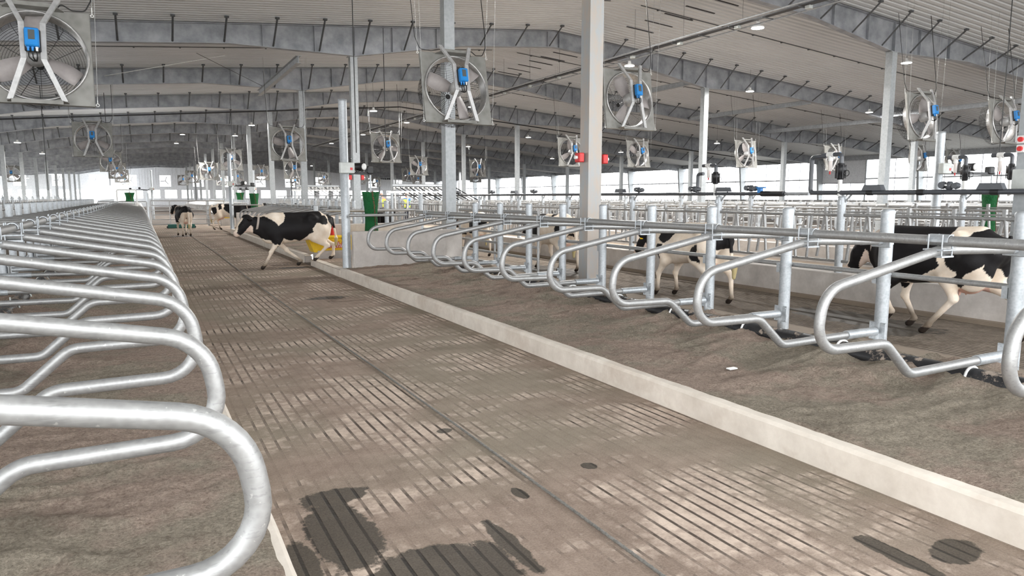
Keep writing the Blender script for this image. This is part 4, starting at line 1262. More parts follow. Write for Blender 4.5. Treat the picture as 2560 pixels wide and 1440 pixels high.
    for x in (-.05, .0, .05): obj('cable_gland', MB().lathe([(.014, -.055), (.014, -.02), (.019, -.01), (.019, .0)], 8, (x, -.36, -.005)), 'white' if x > 0 else 'blue', t)
    mb = MB()
    for x in (-.05, 0.0, .05): mb.tube(fillet([(x, -.36, -.05), (x, -.36, -.14), (x * .3 + .02, -.30, -.18), (0, -.2, -.12)], .04, 4), .009, 6)
    obj('motor_lead', mb, 'cable', t)
    # power cable from bracket over the corner
    obj('power_cable', MB().tube(fillet([(.30, -.1, .68), (.34, -.08, .74), (.46, -.03, .68), (.62, 0, .70), (.70, .0, .86), (.72, 0, 1.1), (.73, .03, 3.0)], .08, 5), .009, 6), 'cable', t)
    obj('power_cable', MB().tube(fillet([(-.30, -.1, .70), (-.45, -.03, .69), (-.66, 0, .72), (-.74, .0, .95), (-.76, .03, 2.9)], .08, 5), .007, 6), 'cable', t)
    for x in (-S2, S2):
        for z in (-S2 + .03, S2 - .02):
            sx = 1 if x > 0 else -1
            mb = MB(); mb.tube([(x + sx * .03 + .02 * math.cos(a), 0.02, z + .02 * math.sin(a)) for a in np.linspace(0, 2 * PI, 10, endpoint=False)], .005, 5, closed=True)
            mb.tube([(x + sx * .03, .02, z + .02), (x + sx * .03, .02, z + .12)], .006, 5); mb.tube([(x, .02, z), (x + sx * .02, .02, z)], .007, 5)
            obj('eye_bolt', mb, 'white', t)
    return t
fan = make_fan(True); fanl = make_fan(False)
def hang_wires(t, x, y, z, tilt):
    """four thin suspension wires from the panel corners straight up to the roof deck"""
    for sx in (-1, 1):
        for cz in (-1, 1):
            mm = Matrix.Rotation(tilt, 4, 'X')
            p = mm @ Vector((sx * (S2 + .03), .02, cz * S2 + .08 * (1 if cz > 0 else 1)))
            zt = deck(x + p.x) - .01 - z
            top = Vector((p.x + sx * .12, p.y + (.02 if cz > 0 else .02), zt))
            inv = mm.inverted()
            mb = MB(); mb.tube([inv @ p, inv @ top], .0035, 4)
            obj('suspension_wire', mb, 'tube', t)
fans = [(-1.15, 12.12, 3.59, -10, 'largest hanging fan, cut by the left picture edge'),
        (5.46, 12.79, 3.68, -13, 'large hanging fan in front of the column near centre'),
        (10.05, 13.54, 3.84, -9, 'hanging fan right of the thick column, pale panel'),
        (20.03, 13.05, 3.91, -8, 'hanging fan right of the tall right column, its guard showing'),
        (23.9, 12.95, 3.95, -9, 'hanging fan at the right picture edge, seen most from the side'),
        (-1.45, 32.46, 3.85, -8, 'hanging fan over the left stalls, second in its row'),
        (5.44, 29.98, 3.75, -9, 'hanging fan overlapping the column left of the round pole'),
        (10.27, 32.39, 3.89, -8, 'small bright hanging fan right of the round pole'),
        (18.11, 28.81, 3.73, -8, 'hanging fan partly behind the thick column with the red box'),
        (22.8, 29.83, 3.82, -8, 'hanging fan right of the thick column above the pipes'),
        (26.88, 26.48, 3.76, -8, 'hanging fan left of the tall square pipe bend'),
        (33.7, 26.82, 3.74, -8, 'hanging fan half hidden behind the white soaker filter'),
        (42.21, 25.42, 3.66, -8, 'small hanging fan before the bright wall at far right'),
        (37.5, 24.5, 3.7, -8, 'hanging fan seen behind the tall right column'),
        (-1.55, 56, 4.0, -6, 'hanging fan third in the left row, overlapped by the second'),
        (5.46, 50.01, 4.02, -6, 'dark hanging fan behind the round pole over the far cow'),
        (5.02, 61.18, 3.64, -6, 'small dark hanging fan left of the round far pole'),
        (9.79, 52.06, 3.55, -6, 'small hanging fan low behind the fan by the column'),
        (24.31, 52.67, 3.9, -6, 'small dark hanging fan right of the centre column'),
        (18.5, 50.5, 3.9, -6, 'small hanging fan left of the centre column')]
for i, (x, y, z, tl, lab) in enumerate(fans):
    base = fan if i < 8 else fanl
    if i == 0: f = fan; f.location = (x, y, z); f['label'] = lab
    elif i == 8: f = fanl; f.location = (x, y, z); f['label'] = lab
    else:
        f = r = base.copy(); COL.objects.link(r); r.location = (x, y, z); r['label'] = lab
        for ch in list(base.children):
            if ch.name.startswith('suspension_wire'): continue
            c = ch.copy(); COL.objects.link(c); c.parent = r
            if ch.name.startswith('blade'): c.rotation_euler = (0, i * .83, 0)
    f['group'] = 'hanging fans'
    f.rotation_euler = (R(tl), 0, 0)
    hang_wires(f, x, y, z, R(tl))
# farther rows
for y in (70, 88, 106):
    for x in (-1.5, 5.4, 10.2, 20, 24.5, 32):
        r = fanl.copy(); COL.objects.link(r); r.location = (x, y, 3.85); r.rotation_euler = (R(-6), 0, 0)
        r['label'] = 'tiny hanging fan among the far fan rows'; r['group'] = 'far fan rows'; hang_wires(r, x, y, 3.85, R(-6))
        for ch in list(fanl.children):
            if ch.name.startswith(('suspension_wire', 'eye_bolt', 'cable_gland', 'motor_lead', 'display', 'enclosure_back')): continue
            c = ch.copy(); COL.objects.link(c); c.parent = r
for (x, y) in ((-9.6, 46), (-13, 46), (-9.6, 60), (-13.5, 60), (-18, 60), (-9.6, 75), (-13.5, 75), (-18, 75)):
    r = fanl.copy(); COL.objects.link(r); r.location = (x, y, 3.6); r.rotation_euler = (R(-6), 0, 0)
    r['label'] = 'dark hanging fan in the bright far left bay'; r['group'] = 'left bay fans'; hang_wires(r, x, y, 3.6, R(-6))
    for ch in list(fanl.children):
        if ch.name.startswith(('suspension_wire', 'eye_bolt', 'cable_gland', 'motor_lead')): continue
        c = ch.copy(); COL.objects.link(c); c.parent = r

# ------------------------------------------------------------------ cable tray and high-bay lamps
t = thing('cable_tray', 'long conduit and cable tray rising to the upper right under the ridge', 'conduit', (15.0, 0, 6.38))
obj('upper_conduit', MB().tube([(-.12, 9, .06), (-.12, 70, .06)], .025, 8), 'beam', t)
obj('lower_conduit', MB().tube([(.28, 9, -.05), (.28, 70, -.05)], .022, 8), 'beam', t)
obj('cable_bundle', MB().bb(-.08, .12, 9, 70, .0, .03), 'black', t)
mb = MB()
for y in np.arange(9.5, 70, 1.2): mb.bb(-.14, .30, y - .015, y + .015, -.04, -.02)
obj('tray_rungs', mb, 'brace', t)
for y in np.arange(10.2, 50, 2.4):
    obj('hanger_rod', MB().tube([(-.12, y, .06), (-.12, y, 1.40)], .006, 4), 'brace', t)
    obj('junction_box', MB().box((.10, y + .4, -.02), (.12, .14, .12)), 'ltgrey', t)
    obj('branch_conduit', ctube([(.10, y + .4, .02), (.0, y + .7, .10), (-.12, y + 1.2, .06)], .02, .1, 6), 'beam', t)
lamp = None
lamps = [(15.35, 14.9, 6.25, 'bright high-bay lamp attached to the conduit at upper right'), (15.35, 20.7, 6.15, 'high-bay lamp on the conduit above the fan right of the thick column'),
         (23.6, 16.1, 6.2, 'high-bay lamp right of the tall right column'), (23.6, 23.2, 6.15, 'high-bay lamp left of the tall right column'),
         (32.0, 23.6, 5.75, 'high-bay lamp over the long strut at right'), (11.6, 17.5, 7.0, 'high-bay lamp at the top picture edge near centre'),
         (15.35, 34, 6.2, 'high-bay lamp on the conduit left of the centre column'), (9.9, 33.0, 5.6, 'high-bay lamp left of the small bright fan'),
         (3.2, 60, 6.3, 'far high-bay lamp over the alley, upper of two'), (3.2, 70, 6.3, 'far high-bay lamp over the alley, lower of two')]
far_l = [(15.35, y) for y in (44, 54, 64)] + [(23.6, y) for y in (33, 43, 53)] + [(32, y) for y in (34, 44, 54)] + [(6, 44), (6, 52), (-6, 50), (-6, 62)]
lamps += [(x, y, deck(x) - 1.45, 'small far high-bay lamp under the dark rafters') for x, y in far_l]
for i, (x, y, z, lab) in enumerate(lamps):
    if lamp is None:
        lamp = thing('high_bay_lamp', lab, 'lamp', (x, y, z))
        obj('housing', MB().lathe([(.05, .16), (.06, .07), (.165, .035), (.175, .0)], 20), 'white', lamp)
        obj('lens', MB().lathe([(.168, .004), (.165, -.012), (.0, -.018)], 20), 'glow', lamp)
        obj('hook', MB().tube([(0, 0, .16), (0, 0, .30)], .01, 6), 'brace', lamp)
        l = lamp
    else: l = dup(lamp, (x, y, z), lab)
    if i >= 10: l['group'] = 'far high-bay lamps'
    if i not in (0, 1, 6): tag(obj('lamp_wire', MB().tube([(0, 0, 0), (0, 0, deck(x) - z - .30)], .006, 4), 'brace', loc=(x, y, z + .30)), 'thin rod holding ' + lab, 'wire', 'far lamp rods' if i >= 10 else None)
    if i < 14:
        d = bpy.data.lights.new('high_bay_and_fill_light', 'AREA'); d.shape = 'DISK'; d.size = .32; d.energy = 260; d.color = (1, .98, .95)
        o = bpy.data.objects.new('high_bay_and_fill_light', d); COL.objects.link(o); o.parent = l; o.location = (0, 0, -.03)
for (x, y) in [(xx, yy_) for xx in (-14, -2, 9, 22, 36) for yy_ in (82, 104, 124)]:  # extra lamps added only to brighten the far end wall
    l = dup(lamp, (x, y, deck(x) - 1.2), 'tiny lamp added to brighten the end wall'); l['group'] = 'added end wall lamps'
    tag(obj('lamp_wire', MB().tube([(0, 0, 0), (0, 0, .9)], .012, 4), 'brace', loc=(x, y, deck(x) - .9)), 'thin rod of an added lamp near the end wall', 'wire', 'added end wall lamp rods')
    d = bpy.data.lights.new('high_bay_and_fill_light', 'AREA'); d.shape = 'DISK'; d.size = .4; d.energy = 160 if y < 120 else 50; d.color = (.97, .98, 1)
    o = bpy.data.objects.new('high_bay_and_fill_light', d); COL.objects.link(o); o.parent = l; o.location = (0, 0, -.03)
# short black strips on the liner beside the ridge
sl0 = None
for k in range(26):
    y = 12.2 + 1.05 * k + (2.0 if k > 9 else 0) + (2 if k > 17 else 0)
    if sl0 is None:
        a = (15.9, deck(15.9)); b = (17.1, deck(17.1))
        sl0 = tag(obj('ridge_dark_strip', MB().prism([(a[0], a[1] - .002), (b[0], b[1] - .002), (b[0], b[1] - .02), (a[0], a[1] - .02)], -.03, .03), 'black', loc=(0, y, 0)),
                  'short dark strip on the roof liner beside the ridge', 'strip', 'dark strips along the ridge')
    else: dup(sl0, (0, y, 0))
# dark seam lines with clips across each bay
sm0 = None
for k in range(0, 8):
    y = 15.4 + BAY * k - 4.6
    if y < 9: continue
    lab = 'dark seam strip with clips across the roof liner, one per bay'
    if sm0 is None:
        mb = MB()
        for (x0, x1) in ((-12, RIDGE_X - .6), (RIDGE_X + .6, 46)):
            mb.prism([(x0, deck(x0) - .004), (x1, deck(x1) - .004), (x1, deck(x1) - .022), (x0, deck(x0) - .022)], -.02, .02)
            for x in np.arange(x0 + .7, x1, 1.43): mb.box((x, 0, deck(x) - .03), (.05, .09, .03))
        sm0 = tag(obj('seam_strip', mb, 'brace', loc=(0, y, 0)), lab, 'strip', 'roof seam strips')
    else: dup(sm0, (0, y, 0))
# black gable-shaped pipe under a rafter
yy = 41.0
mb = MB(); mb.tube(fillet([(-18, yy, deck(-18) - 1.02), (RIDGE_X - .3, yy, RIDGE_Z - .98), (46, yy, deck(46) - 1.02)], .3), .035, 8)
tag(obj('black_pipe', mb, 'black'), 'long thin black pipe following the roof slope under the rafters', 'pipe')
# vertical drop cables
dc = [(3.81, 13.9, 7.0, 2.5, 'thin black cable dropping beside the round pole'), (7.6, 24.0, 7.2, 3.0, 'straight black cable dropping above the small bright fan'),
      (16.9, 9.2, 7.6, 1.9, 'black cable dropping left of the right column cables'), (22.6, 10.0, 7.1, 1.9, 'straight black cable dropping between the two right fans'),
      (25.0, 10.0, 6.9, 2.2, 'black cable at the right edge of the picture'), (4.6, 41.2, 6.9, 2.5, 'thin far black cable above the far round pole'), (-1.2, 40, 6.4, 2.2, 'thin black cable over the left row'),
      (-3.1, 33, 6.2, 1.9, 'thin black cable left of the second left fan')]
for (x, y, z1, z0, lab) in dc:
    z1 = deck(x)
    rail('drop_cable', (x, y, z0), (x, y, z1), .010 if y < 20 else .013, lab, 'cable', 'cable', n=6)
# guy cables between rafters
rail('bracing_cable', (2.6, 24.1, 5.95), (-.9, 32.5, 6.3), .012, 'pale bracing cable slanting between two rafters at upper left', 'cable', 'white', n=6)
rail('bracing_cable', (1.8, 24.1, 5.95), (5.2, 32.5, 6.2), .008, 'dark bracing cable slanting between two rafters at upper left', 'cable', 'cable', n=6)
# litter
tag(obj('paper_scrap', MB().cbox((0, 0, 0), (.09, .05, .012), .004), 'white', loc=(CURB_R + .75, 4.35, .215)), 'small pinkish paper scrap lying on the right sand bedding', 'litter')

# ------------------------------------------------------------------ animals and people as one continuous skin (signed distance surface)
def seg_d(P, a, b, ra, rb, sq=1.0):
    a = np.array(a, float); b = np.array(b, float)
    if sq != 1.0:
        s = np.array([1, 1 / sq, 1]); P = P * s; a = a * s; b = b * s
    ab = b - a; t = np.clip(((P - a) @ ab) / (ab @ ab + 1e-9), 0, 1)
    return np.linalg.norm(P - a - t[:, None] * ab, axis=1) - (ra + (rb - ra) * t)
def ell_d(P, c, r, ang=0.0):
    Q = P - np.array(c)
    if ang:
        ca, sa = math.cos(ang), math.sin(ang)
        Q = np.stack([Q[:, 0] * ca + Q[:, 2] * sa, Q[:, 1], -Q[:, 0] * sa + Q[:, 2] * ca], 1)
    k = np.linalg.norm(Q / np.array(r), axis=1)
    return (k - 1) * min(r) * np.where(k > 1, 1, 1)
def smin(a, b, k):
    h = np.clip(.5 + .5 * (b - a) / k, 0, 1); return b + (a - b) * h - k * h * (1 - h)
def surface(fn, lo, hi, h):
    n = [int((hi[i] - lo[i]) / h) + 2 for i in range(3)]
    ax = [lo[i] + h * np.arange(n[i]) for i in range(3)]
    G = np.stack(np.meshgrid(*ax, indexing='ij'), -1).reshape(-1, 3)
    D = np.concatenate([fn(G[i:i + 200000]) for i in range(0, len(G), 200000)]).reshape(n)
    S = D < 0
    corner = [(i, j, k) for i in (0, 1) for j in (0, 1) for k in (0, 1)]
    sh = lambda A, c: A[c[0]:n[0] - 1 + c[0], c[1]:n[1] - 1 + c[1], c[2]:n[2] - 1 + c[2]]
    cnt = sum(sh(S, c).astype(int) for c in corner)
    act = (cnt > 0) & (cnt < 8)
    idx = -np.ones(act.shape, int); cells = np.argwhere(act); idx[act] = np.arange(len(cells))
    acc = np.zeros((len(cells), 3)); num = np.zeros(len(cells))
    edges = [(a, b) for a in corner for b in corner if sum(abs(a[q] - b[q]) for q in range(3)) == 1 and a < b]
    for a, b in edges:
        da = sh(D, a)[act]; db = sh(D, b)[act]; m = (da < 0) != (db < 0)
        tt = np.where(m, da / np.where(np.abs(da - db) < 1e-12, 1, da - db), 0)
        p = np.array(a)[None] + tt[:, None] * (np.array(b) - np.array(a))[None]
        acc[m] += p[m]; num[m] += 1
    V = (cells + acc / num[:, None]) * h + np.array(lo)
    F = []
    for axn in range(3):
        o = [0, 0, 0]; o[axn] = 1; u, w = [q for q in range(3) if q != axn]
        A = S[:n[0] - o[0], :n[1] - o[1], :n[2] - o[2]]; B = S[o[0]:, o[1]:, o[2]:]
        for (i, j, k) in np.argwhere(A != B):
            c = [i, j, k]
            if c[u] < 1 or c[w] < 1 or c[u] > n[u] - 2 or c[w] > n[w] - 2: continue
            q = []
            for du, dw in ((-1, -1), (0, -1), (0, 0), (-1, 0)):
                e = list(c); e[u] += du; e[w] += dw; q.append(idx[e[0], e[1], e[2]])
            if min(q) < 0: continue
            flip = bool(S[i, j, k]) ^ (axn == 1)
            F.append(tuple(q) if flip else tuple(q[::-1]))
    return V, F
def in_poly(x, z, poly):
    c = np.zeros(len(x), bool); n = len(poly)
    for i in range(n):
        x1, z1 = poly[i]; x2, z2 = poly[(i + 1) % n]
        m = (z1 > z) != (z2 > z)
        c ^= m & (x < (x2 - x1) * (z - z1) / ((z2 - z1) if abs(z2 - z1) > 1e-9 else 1e-9) + x1)
    return c
WHITE = (0.84, 0.74, 0.63); BLACK = (0.010, 0.009, 0.010); PINK = (0.72, 0.48, 0.40); MUCK = (0.10, 0.07, 0.045)

def cow(name_label, loc, heading, scale, h, poll, nose, hy=0.0, legs=None, black=(), side_mirror=True, paint=None, tail=None, collar=True, muck=.10, tagc=None, noise_black=None, group=None, udder=1.0):
    """local x = forward, z = up. poll/nose are (x,z) of the head; hy turns the head sideways; legs: knee & hoof x for LF, RF, LH, RH (left = +y)"""
    legs = legs or [(.36, .40), (.30, .20), (-.72, -.60), (-.86, -.84)]
    px, pz = poll; nx, nz = nose
    hp = np.array([px, hy * .45, pz]); hn = np.array([nx, hy, nz])
    hd = hn - hp; hdl = np.linalg.norm(hd); hd = hd / hdl
    side = np.cross(np.array([0, 0, 1.0]), hd); side /= np.linalg.norm(side); upv = np.cross(hd, side)
    tail = tail or [(-.93, 0, 1.22), (-1.02, 0, 1.05), (-1.04, 0, .75), (-1.0, .02, .52)]
    def fn(P):
        d = ell_d(P, (.30, 0, .905), (.42, .215, .335))
        d = smin(d, ell_d(P, (-.10, 0, .915), (.56, .285, .300)), .10)
        d = smin(d, ell_d(P, (-.58, 0, 1.03), (.36, .235, .235)), .10)
        d = smin(d, seg_d(P, (.42, 0, 1.20), (-.62, 0, 1.235), .07, .075), .09)          # back line
        for s in (-1, 1):
            d = smin(d, seg_d(P, (-.44, .17 * s, 1.20), (-.49, .205 * s, 1.175), .06, .05), .10)   # hooks
            d = smin(d, seg_d(P, (-.88, .09 * s, 1.13), (-.84, .12 * s, 1.03), .055, .085), .06)    # pins
            d = smin(d, ell_d(P, (.42, .155 * s, .90), (.15, .085, .27), -.15), .06)                      # shoulder
            d = smin(d, ell_d(P, (-.66, .150 * s, .85), (.21, .105, .29), .25), .07)              # thigh
        # neck
        d = smin(d, seg_d(P, (.45, 0, 1.03), hp + hd * .02 - upv * .05, .215, .125, .72), .10)
        d = smin(d, seg_d(P, (.52, 0, .84), hp + hd * .14 - upv * .14, .13, .06, .7), .09)        # brisket / dewlap
        d = smin(d, ell_d(P, (.50, 0, .73), (.15, .10, .13)), .08)
        # head
        hh = seg_d(P, hp, hp + hd * hdl * .45, .128, .112, 1.0)
        hh = smin(hh, seg_d(P, hp + hd * hdl * .4, hn - hd * .05, .098, .070), .05)
        hh = smin(hh, seg_d(P, hp + hd * .08 - upv * .11, hn - hd * .10 - upv * .045, .080, .040), .05)
        hh = smin(hh, ((P - (hn - hd * .045)) ** 2).sum(1) ** .5 - .064, .035)
        hh = smin(hh, ((P - (hp + upv * .06 - hd * .01)) ** 2).sum(1) ** .5 - .075, .05)
        for s in (-1, 1):
            e0 = hp + side * s * .09 + upv * .03 - hd * .02; e1 = hp + side * s * .25 - upv * .005 - hd * .06
            hh = smin(hh, np.maximum(seg_d(P, e0, e0 * .4 + e1 * .6, .035, .062), np.abs((P - e0) @ hd + .02) - .030), .03)
            hh = smin(hh, np.maximum(seg_d(P, e0 * .4 + e1 * .6, e1, .060, .015), np.abs((P - e0) @ hd + .035) - .030), .025)
            ey = hp + hd * hdl * .36 + side * s * .085 + upv * .03
            hh = smin(hh, ((P - ey) ** 2).sum(1) ** .5 - .036, .03)
        nos = [hn + side * s * .035 + hd * .018 + upv * .02 for s in (-1, 1)]
        d = smin(d, hh, .06)
        for q in nos: d = np.maximum(d, -(((P - q) ** 2).sum(1) ** .5 - .018))
        # legs
        for i, s in ((0, 1), (1, -1)):
            kx, fx = legs[i][:2]; lift = legs[i][2] if len(legs[i]) > 2 else 0; y = .165 * s
            l = seg_d(P, (.40, y, .82), (.34, y, .63), .10, .078)
            l = smin(l, seg_d(P, (.34, y, .63), (kx, y * .95, .40 + lift * .5), .070, .042), .05)
            l = smin(l, ((P - np.array((kx + .01, y * .95, .39 + lift * .5))) ** 2).sum(1) ** .5 - .047, .03)
            l = smin(l, seg_d(P, (kx, y * .95, .38 + lift * .5), (fx - .02, y * .95, .12 + lift), .036, .030), .03)
            l = smin(l, ((P - np.array((fx - .02, y * .95, .115 + lift))) ** 2).sum(1) ** .5 - .039, .02)
            l = smin(l, seg_d(P, (fx - .02, y * .95, .11 + lift), (fx + .045, y * .95, .038 + lift), .036, .045), .015)
            d = smin(d, l, .07)
        for i, s in ((2, 1), (3, -1)):
            kx, fx = legs[i][:2]; lift = legs[i][2] if len(legs[i]) > 2 else 0; y = .165 * s
            st = (max(-.60, min(-.36, kx + .30)), y * 1.08, .72)
            l = seg_d(P, (-.62, y, .92), st, .16, .105)
            l = smin(l, seg_d(P, st, (kx, y, .46 + lift * .3), .092, .042), .07)
            l = smin(l, ((P - np.array((kx - .015, y, .47 + lift * .3))) ** 2).sum(1) ** .5 - .048, .03)
            l = smin(l, seg_d(P, (kx, y, .45 + lift * .3), (fx - .03, y, .125 + lift), .040, .031), .03)
            l = smin(l, ((P - np.array((fx - .03, y, .12 + lift))) ** 2).sum(1) ** .5 - .040, .02)
            l = smin(l, seg_d(P, (fx - .03, y, .11 + lift), (fx + .04, y, .038 + lift), .036, .045), .015)
            d = smin(d, l, .07)
        # udder
        d = smin(d, ell_d(P, (-.52, 0, .66 + .07 * (1 - udder)), (.17, .13, .12 * udder + .02)), .05)
        for s in (-1, 1):
            d = smin(d, seg_d(P, (-.46, .06 * s, .60 + .1 * (1 - udder)), (-.45, .065 * s, .50 + .16 * (1 - udder)), .018, .012), .015)
        # tail
        tr = max(.022, h * 1.5)
        for a, b in zip(tail[:-1], tail[1:]): d = smin(d, seg_d(P, a, b, tr * 1.15, tr), .02)
        d = smin(d, seg_d(P, tail[-1], (tail[-1][0] + .01, tail[-1][1], tail[-1][2] - .16), .045, .03), .03)
        return np.maximum(d, -P[:, 2] + .002)
    xmax = max(nx, px) + .2
    V, F = surface(fn, (-1.2, -.55 - max(0, -hy), -.0), (xmax, .55 + max(0, hy), 1.5), h)
    x, y, z = V[:, 0], V[:, 1], V[:, 2]
    wob = np.array([[noise.noise(Vector((p[0] * 9, p[1] * 3, p[2] * 9))), noise.noise(Vector((p[0] * 9 + 7, p[1] * 3, p[2] * 9 + 3)))] for p in V]) * .030
    xw, zw = x + wob[:, 0], z + wob[:, 1]
    C = np.tile(np.array(WHITE), (len(V), 1))
    if noise_black:
        nv = np.array([noise.noise(Vector((p[0] * 1.7 + noise_black[0], p[1] * 1.2, p[2] * 1.7))) for p in V])
        C[(nv > noise_black[1]) & (zw > .62)] = BLACK
    for poly in black: C[in_poly(xw, zw, poly)] = BLACK
    # head region
    hv = (V - hp) @ hd; uh = (V - hp) @ upv; sv = (V - hp) @ side
    ish = (hv > -.12) & (np.linalg.norm(V - (hp + hd * hdl * .5), axis=1) < hdl * .5 + .27) & (x > px - .10)
    if paint != 'keep':
        hb = ish & (np.abs(sv) < .4)
        C[hb] = BLACK
        blaze = hb & (uh > .02) & (np.abs(sv) < .070) & (hv > .03) & (hv < hdl)
        C[blaze] = WHITE
        mz = hb & (hv > hdl * .88); C[mz] = (.76, .62, .54)
        jaw = hb & (uh < -.10) & (hv > .05); C[jaw] = (.80, .66, .57)
    ud = (np.abs(x + .50) < .20) & (np.abs(y) < .15) & (z < .64) & (z > .45); C[ud] = PINK
    mw = np.clip((muck + .18 - z - wob[:, 0] * 1.5) / .22, 0, .85)[:, None] 
    C = C * (1 - mw) + np.array(MUCK) * mw
    for i, s in enumerate((1, -1, 1, -1)):
        fx = legs[i][1]; lf = legs[i][2] if len(legs[i]) > 2 else 0
        C[(z < .082 + lf) & (np.abs(x - fx - .02) < .13) & (y * s > 0)] = (.03, .022, .018)
    tl = (x < -.95) & (z < tail[-1][2] + .02) & (np.abs(y - tail[-1][1]) < .055) & (z > tail[-1][2] - .26); C[tl] = (.50, .42, .22)
    me = bpy.data.meshes.new('body'); me.from_pydata([tuple(v) for v in V], [], F)
    me.polygons.foreach_set('use_smooth', [True] * len(me.polygons))
    ca = me.color_attributes.new('coat', 'FLOAT_COLOR', 'POINT')
    ca.data.foreach_set('color', np.concatenate([C, np.ones((len(V), 1))], 1).astype(np.float32).ravel())
    me.materials.append(M['coat']); me.update()
    import bmesh
    bm = bmesh.new(); bm.from_mesh(me); bmesh.ops.recalc_face_normals(bm, faces=bm.faces)
    bmesh.ops.smooth_vert(bm, verts=bm.verts, factor=.35, use_axis_x=True, use_axis_y=True, use_axis_z=True)
    bm.to_mesh(me); bm.free()
    t = thing('cow', name_label, 'cow', loc, heading, group); t.scale = (scale,) * 3
    b = bpy.data.objects.new('body', me); link(b); b.parent = t
    if h < .03:
        for s in (-1, 1):
            ey = hp + hd * hdl * .36 + side * s * .108 + upv * .032
            obj('eye', MB().lathe([(.0, -.018), (.012, -.013), (.018, 0), (.012, .013), (.0, .018)], 10, tuple(ey)), 'eye', t)
    if collar:
        cc = np.array([.45, 0, 1.03]) * .36 + (hp - upv * .05) * .64; ax = Vector(hp - np.array([.45, 0, 1.03])).normalized()
        q = ax.to_track_quat('Z', 'Y').to_matrix().to_4x4()
        pts = [Vector(cc) + q @ Vector((.170 * math.cos(a), .205 * math.sin(a), 0)) for a in np.linspace(0, 2 * PI, 28, endpoint=False)]
        # ellipse oriented: find lateral axis
        lat = Vector((0, 1, 0)); up2 = ax.cross(lat).normalized()
        pts = [Vector(cc) + lat * (.128 * math.cos(a)) + up2 * (.185 * math.sin(a)) for a in np.linspace(0, 2 * PI, 28, endpoint=False)]
        mb = MB(); vs = []; fs = []
        for i, p in enumerate(pts):
            rad = (p - Vector(cc)).normalized()
            for (u, w) in ((-.022, 0), (.022, 0), (.022, .010), (-.022, .010)): vs.append(p + ax * u + rad * w)
        m = len(pts)
        for i in range(m):
            for k in range(4): fs.append((i * 4 + k, i * 4 + (k + 1) % 4, ((i + 1) % m) * 4 + (k + 1) % 4, ((i + 1) % m) * 4 + k))
        mb.add(vs, fs); obj('collar', mb, 'collar', t)
        low = pts[int(m * .75)] if pts[int(m * .75)].z < pts[int(m * .25)].z else pts[int(m * .25)]
        obj('transponder', MB().cbox(tuple(low - Vector((0, 0, .04))), (.07, .05, .08), .01), 'collar_green', t)
    if tagc:
        for s in (-1, 1):
            e1 = hp + side * s * .20 - hd * .05; obj('ear_tag', MB().box(tuple(e1 + np.array([0, 0, -.04])), (.02, .05, .06)), tagc, t, label='yellow ear tag')
    return t
C1a = [(0.83, 1.2), (0.54, 1.19), (0.49, 1.13), (0.4, 1.08), (0.33, 1.0), (0.24, 1.06), (0.18, 1.12), (0.18, 1.4), (-0.08, 1.5), (-0.55, 1.5), (-0.61, 1.33), (-0.68, 1.21), (-0.75, 1.21), (-0.8, 1.13), (-0.79, 1.05), (-0.71, 0.99), (-0.6, 1.04), (-0.5, 1.01), (-0.44, 0.92), (-0.45, 0.84), (-0.37, 0.79), (-0.33, 0.73), (-0.14, 0.64), (-0.03, 0.67), (0.09, 0.65), (0.22, 0.71), (0.29, 0.63), (0.32, 0.56), (0.37, 0.58), (0.41, 0.55), (0.47, 0.58), (0.5, 0.66), (0.65, 0.69), (0.95, 0.72), (.95, 1.2)]
C1b = [(-0.76, 1.5), (-1.0, 1.5), (-1.2, 1.29), (-1.2, 0.9), (-0.89, 0.9), (-0.88, 0.98), (-0.82, 1.07), (-0.80, 1.24)]
C1d = [(.34, .54), (.37, .54), (.385, .51), (.37, .48), (.34, .48), (.325, .51)]
C2a = [(1.3, 0.5), (1.3, 1.3), (0.87, 1.5), (0.03, 1.5), (-0.36, 1.5), (-0.36, 1.24), (-0.32, 1.14), (-0.31, 1.06), (-0.28, 0.93), (-0.29, 0.84), (-0.26, 0.79), (-0.13, 0.75), (-0.07, 0.7), (-0.08, 0.61), (-0.12, 0.53), (-0.03, 0.51), (0.09, 0.54), (0.17, 0.6), (0.25, 0.59), (0.34, 0.49), (0.53, 0.53), (0.57, 0.62), (0.7, 0.64), (0.84, 0.6)]
C2b = [(-0.57, 1.24), (-0.67, 1.27), (-0.75, 1.3), (-1.2, 1.3), (-1.2, 0.72), (-0.91, 0.7), (-0.85, 0.75), (-0.8, 0.86), (-0.8, 0.9), (-0.59, 0.73), (-0.58, 0.65), (-0.51, 0.6), (-0.48, 0.71), (-0.52, 0.75), (-0.52, 0.8), (-0.39, 0.85), (-0.36, 0.94), (-0.37, 0.99), (-0.54, 1.11), (-0.57, 1.17)]
C3a = [(0.38, 1.13), (0.34, 1.4), (-0.02, 1.4), (0.02, 1.14), (0.11, 1.03), (0.3, 0.94), (0.42, 0.96), (0.45, 1.01)]
C3b = [(0.56, 0.8), (0.47, 0.92), (0.34, 0.93), (0.32, 0.83), (0.41, 0.71), (0.36, 0.66), (0.48, 0.6), (0.54, 0.66)]
C3c = [(-0.36, 0.82), (-0.46, 0.93), (-0.6, 0.97), (-0.6, 0.67), (-0.47, 0.68), (-0.42, 0.73)]
C3d = [(-0.84, 1.4), (-1.2, 1.4), (-1.2, 0.78), (-0.86, 0.9)]
cow('black and white cow stepping across the alley, head low, facing left', (3.12, 17.15, 0), PI, 1.0, .016, (.97, 1.12), (1.24, .79), 0.03,
    legs=[(.50, .66), (.10, -.20, .03), (-.78, -.52, .15), (-1.0, -.96, .15)], udder=.4, black=[C1a, C1b, C1d],
    tail=[(-.84, 0, 1.22), (-.95, 0, 1.14), (-.99, 0, .92), (-1.03, 0, .66)])
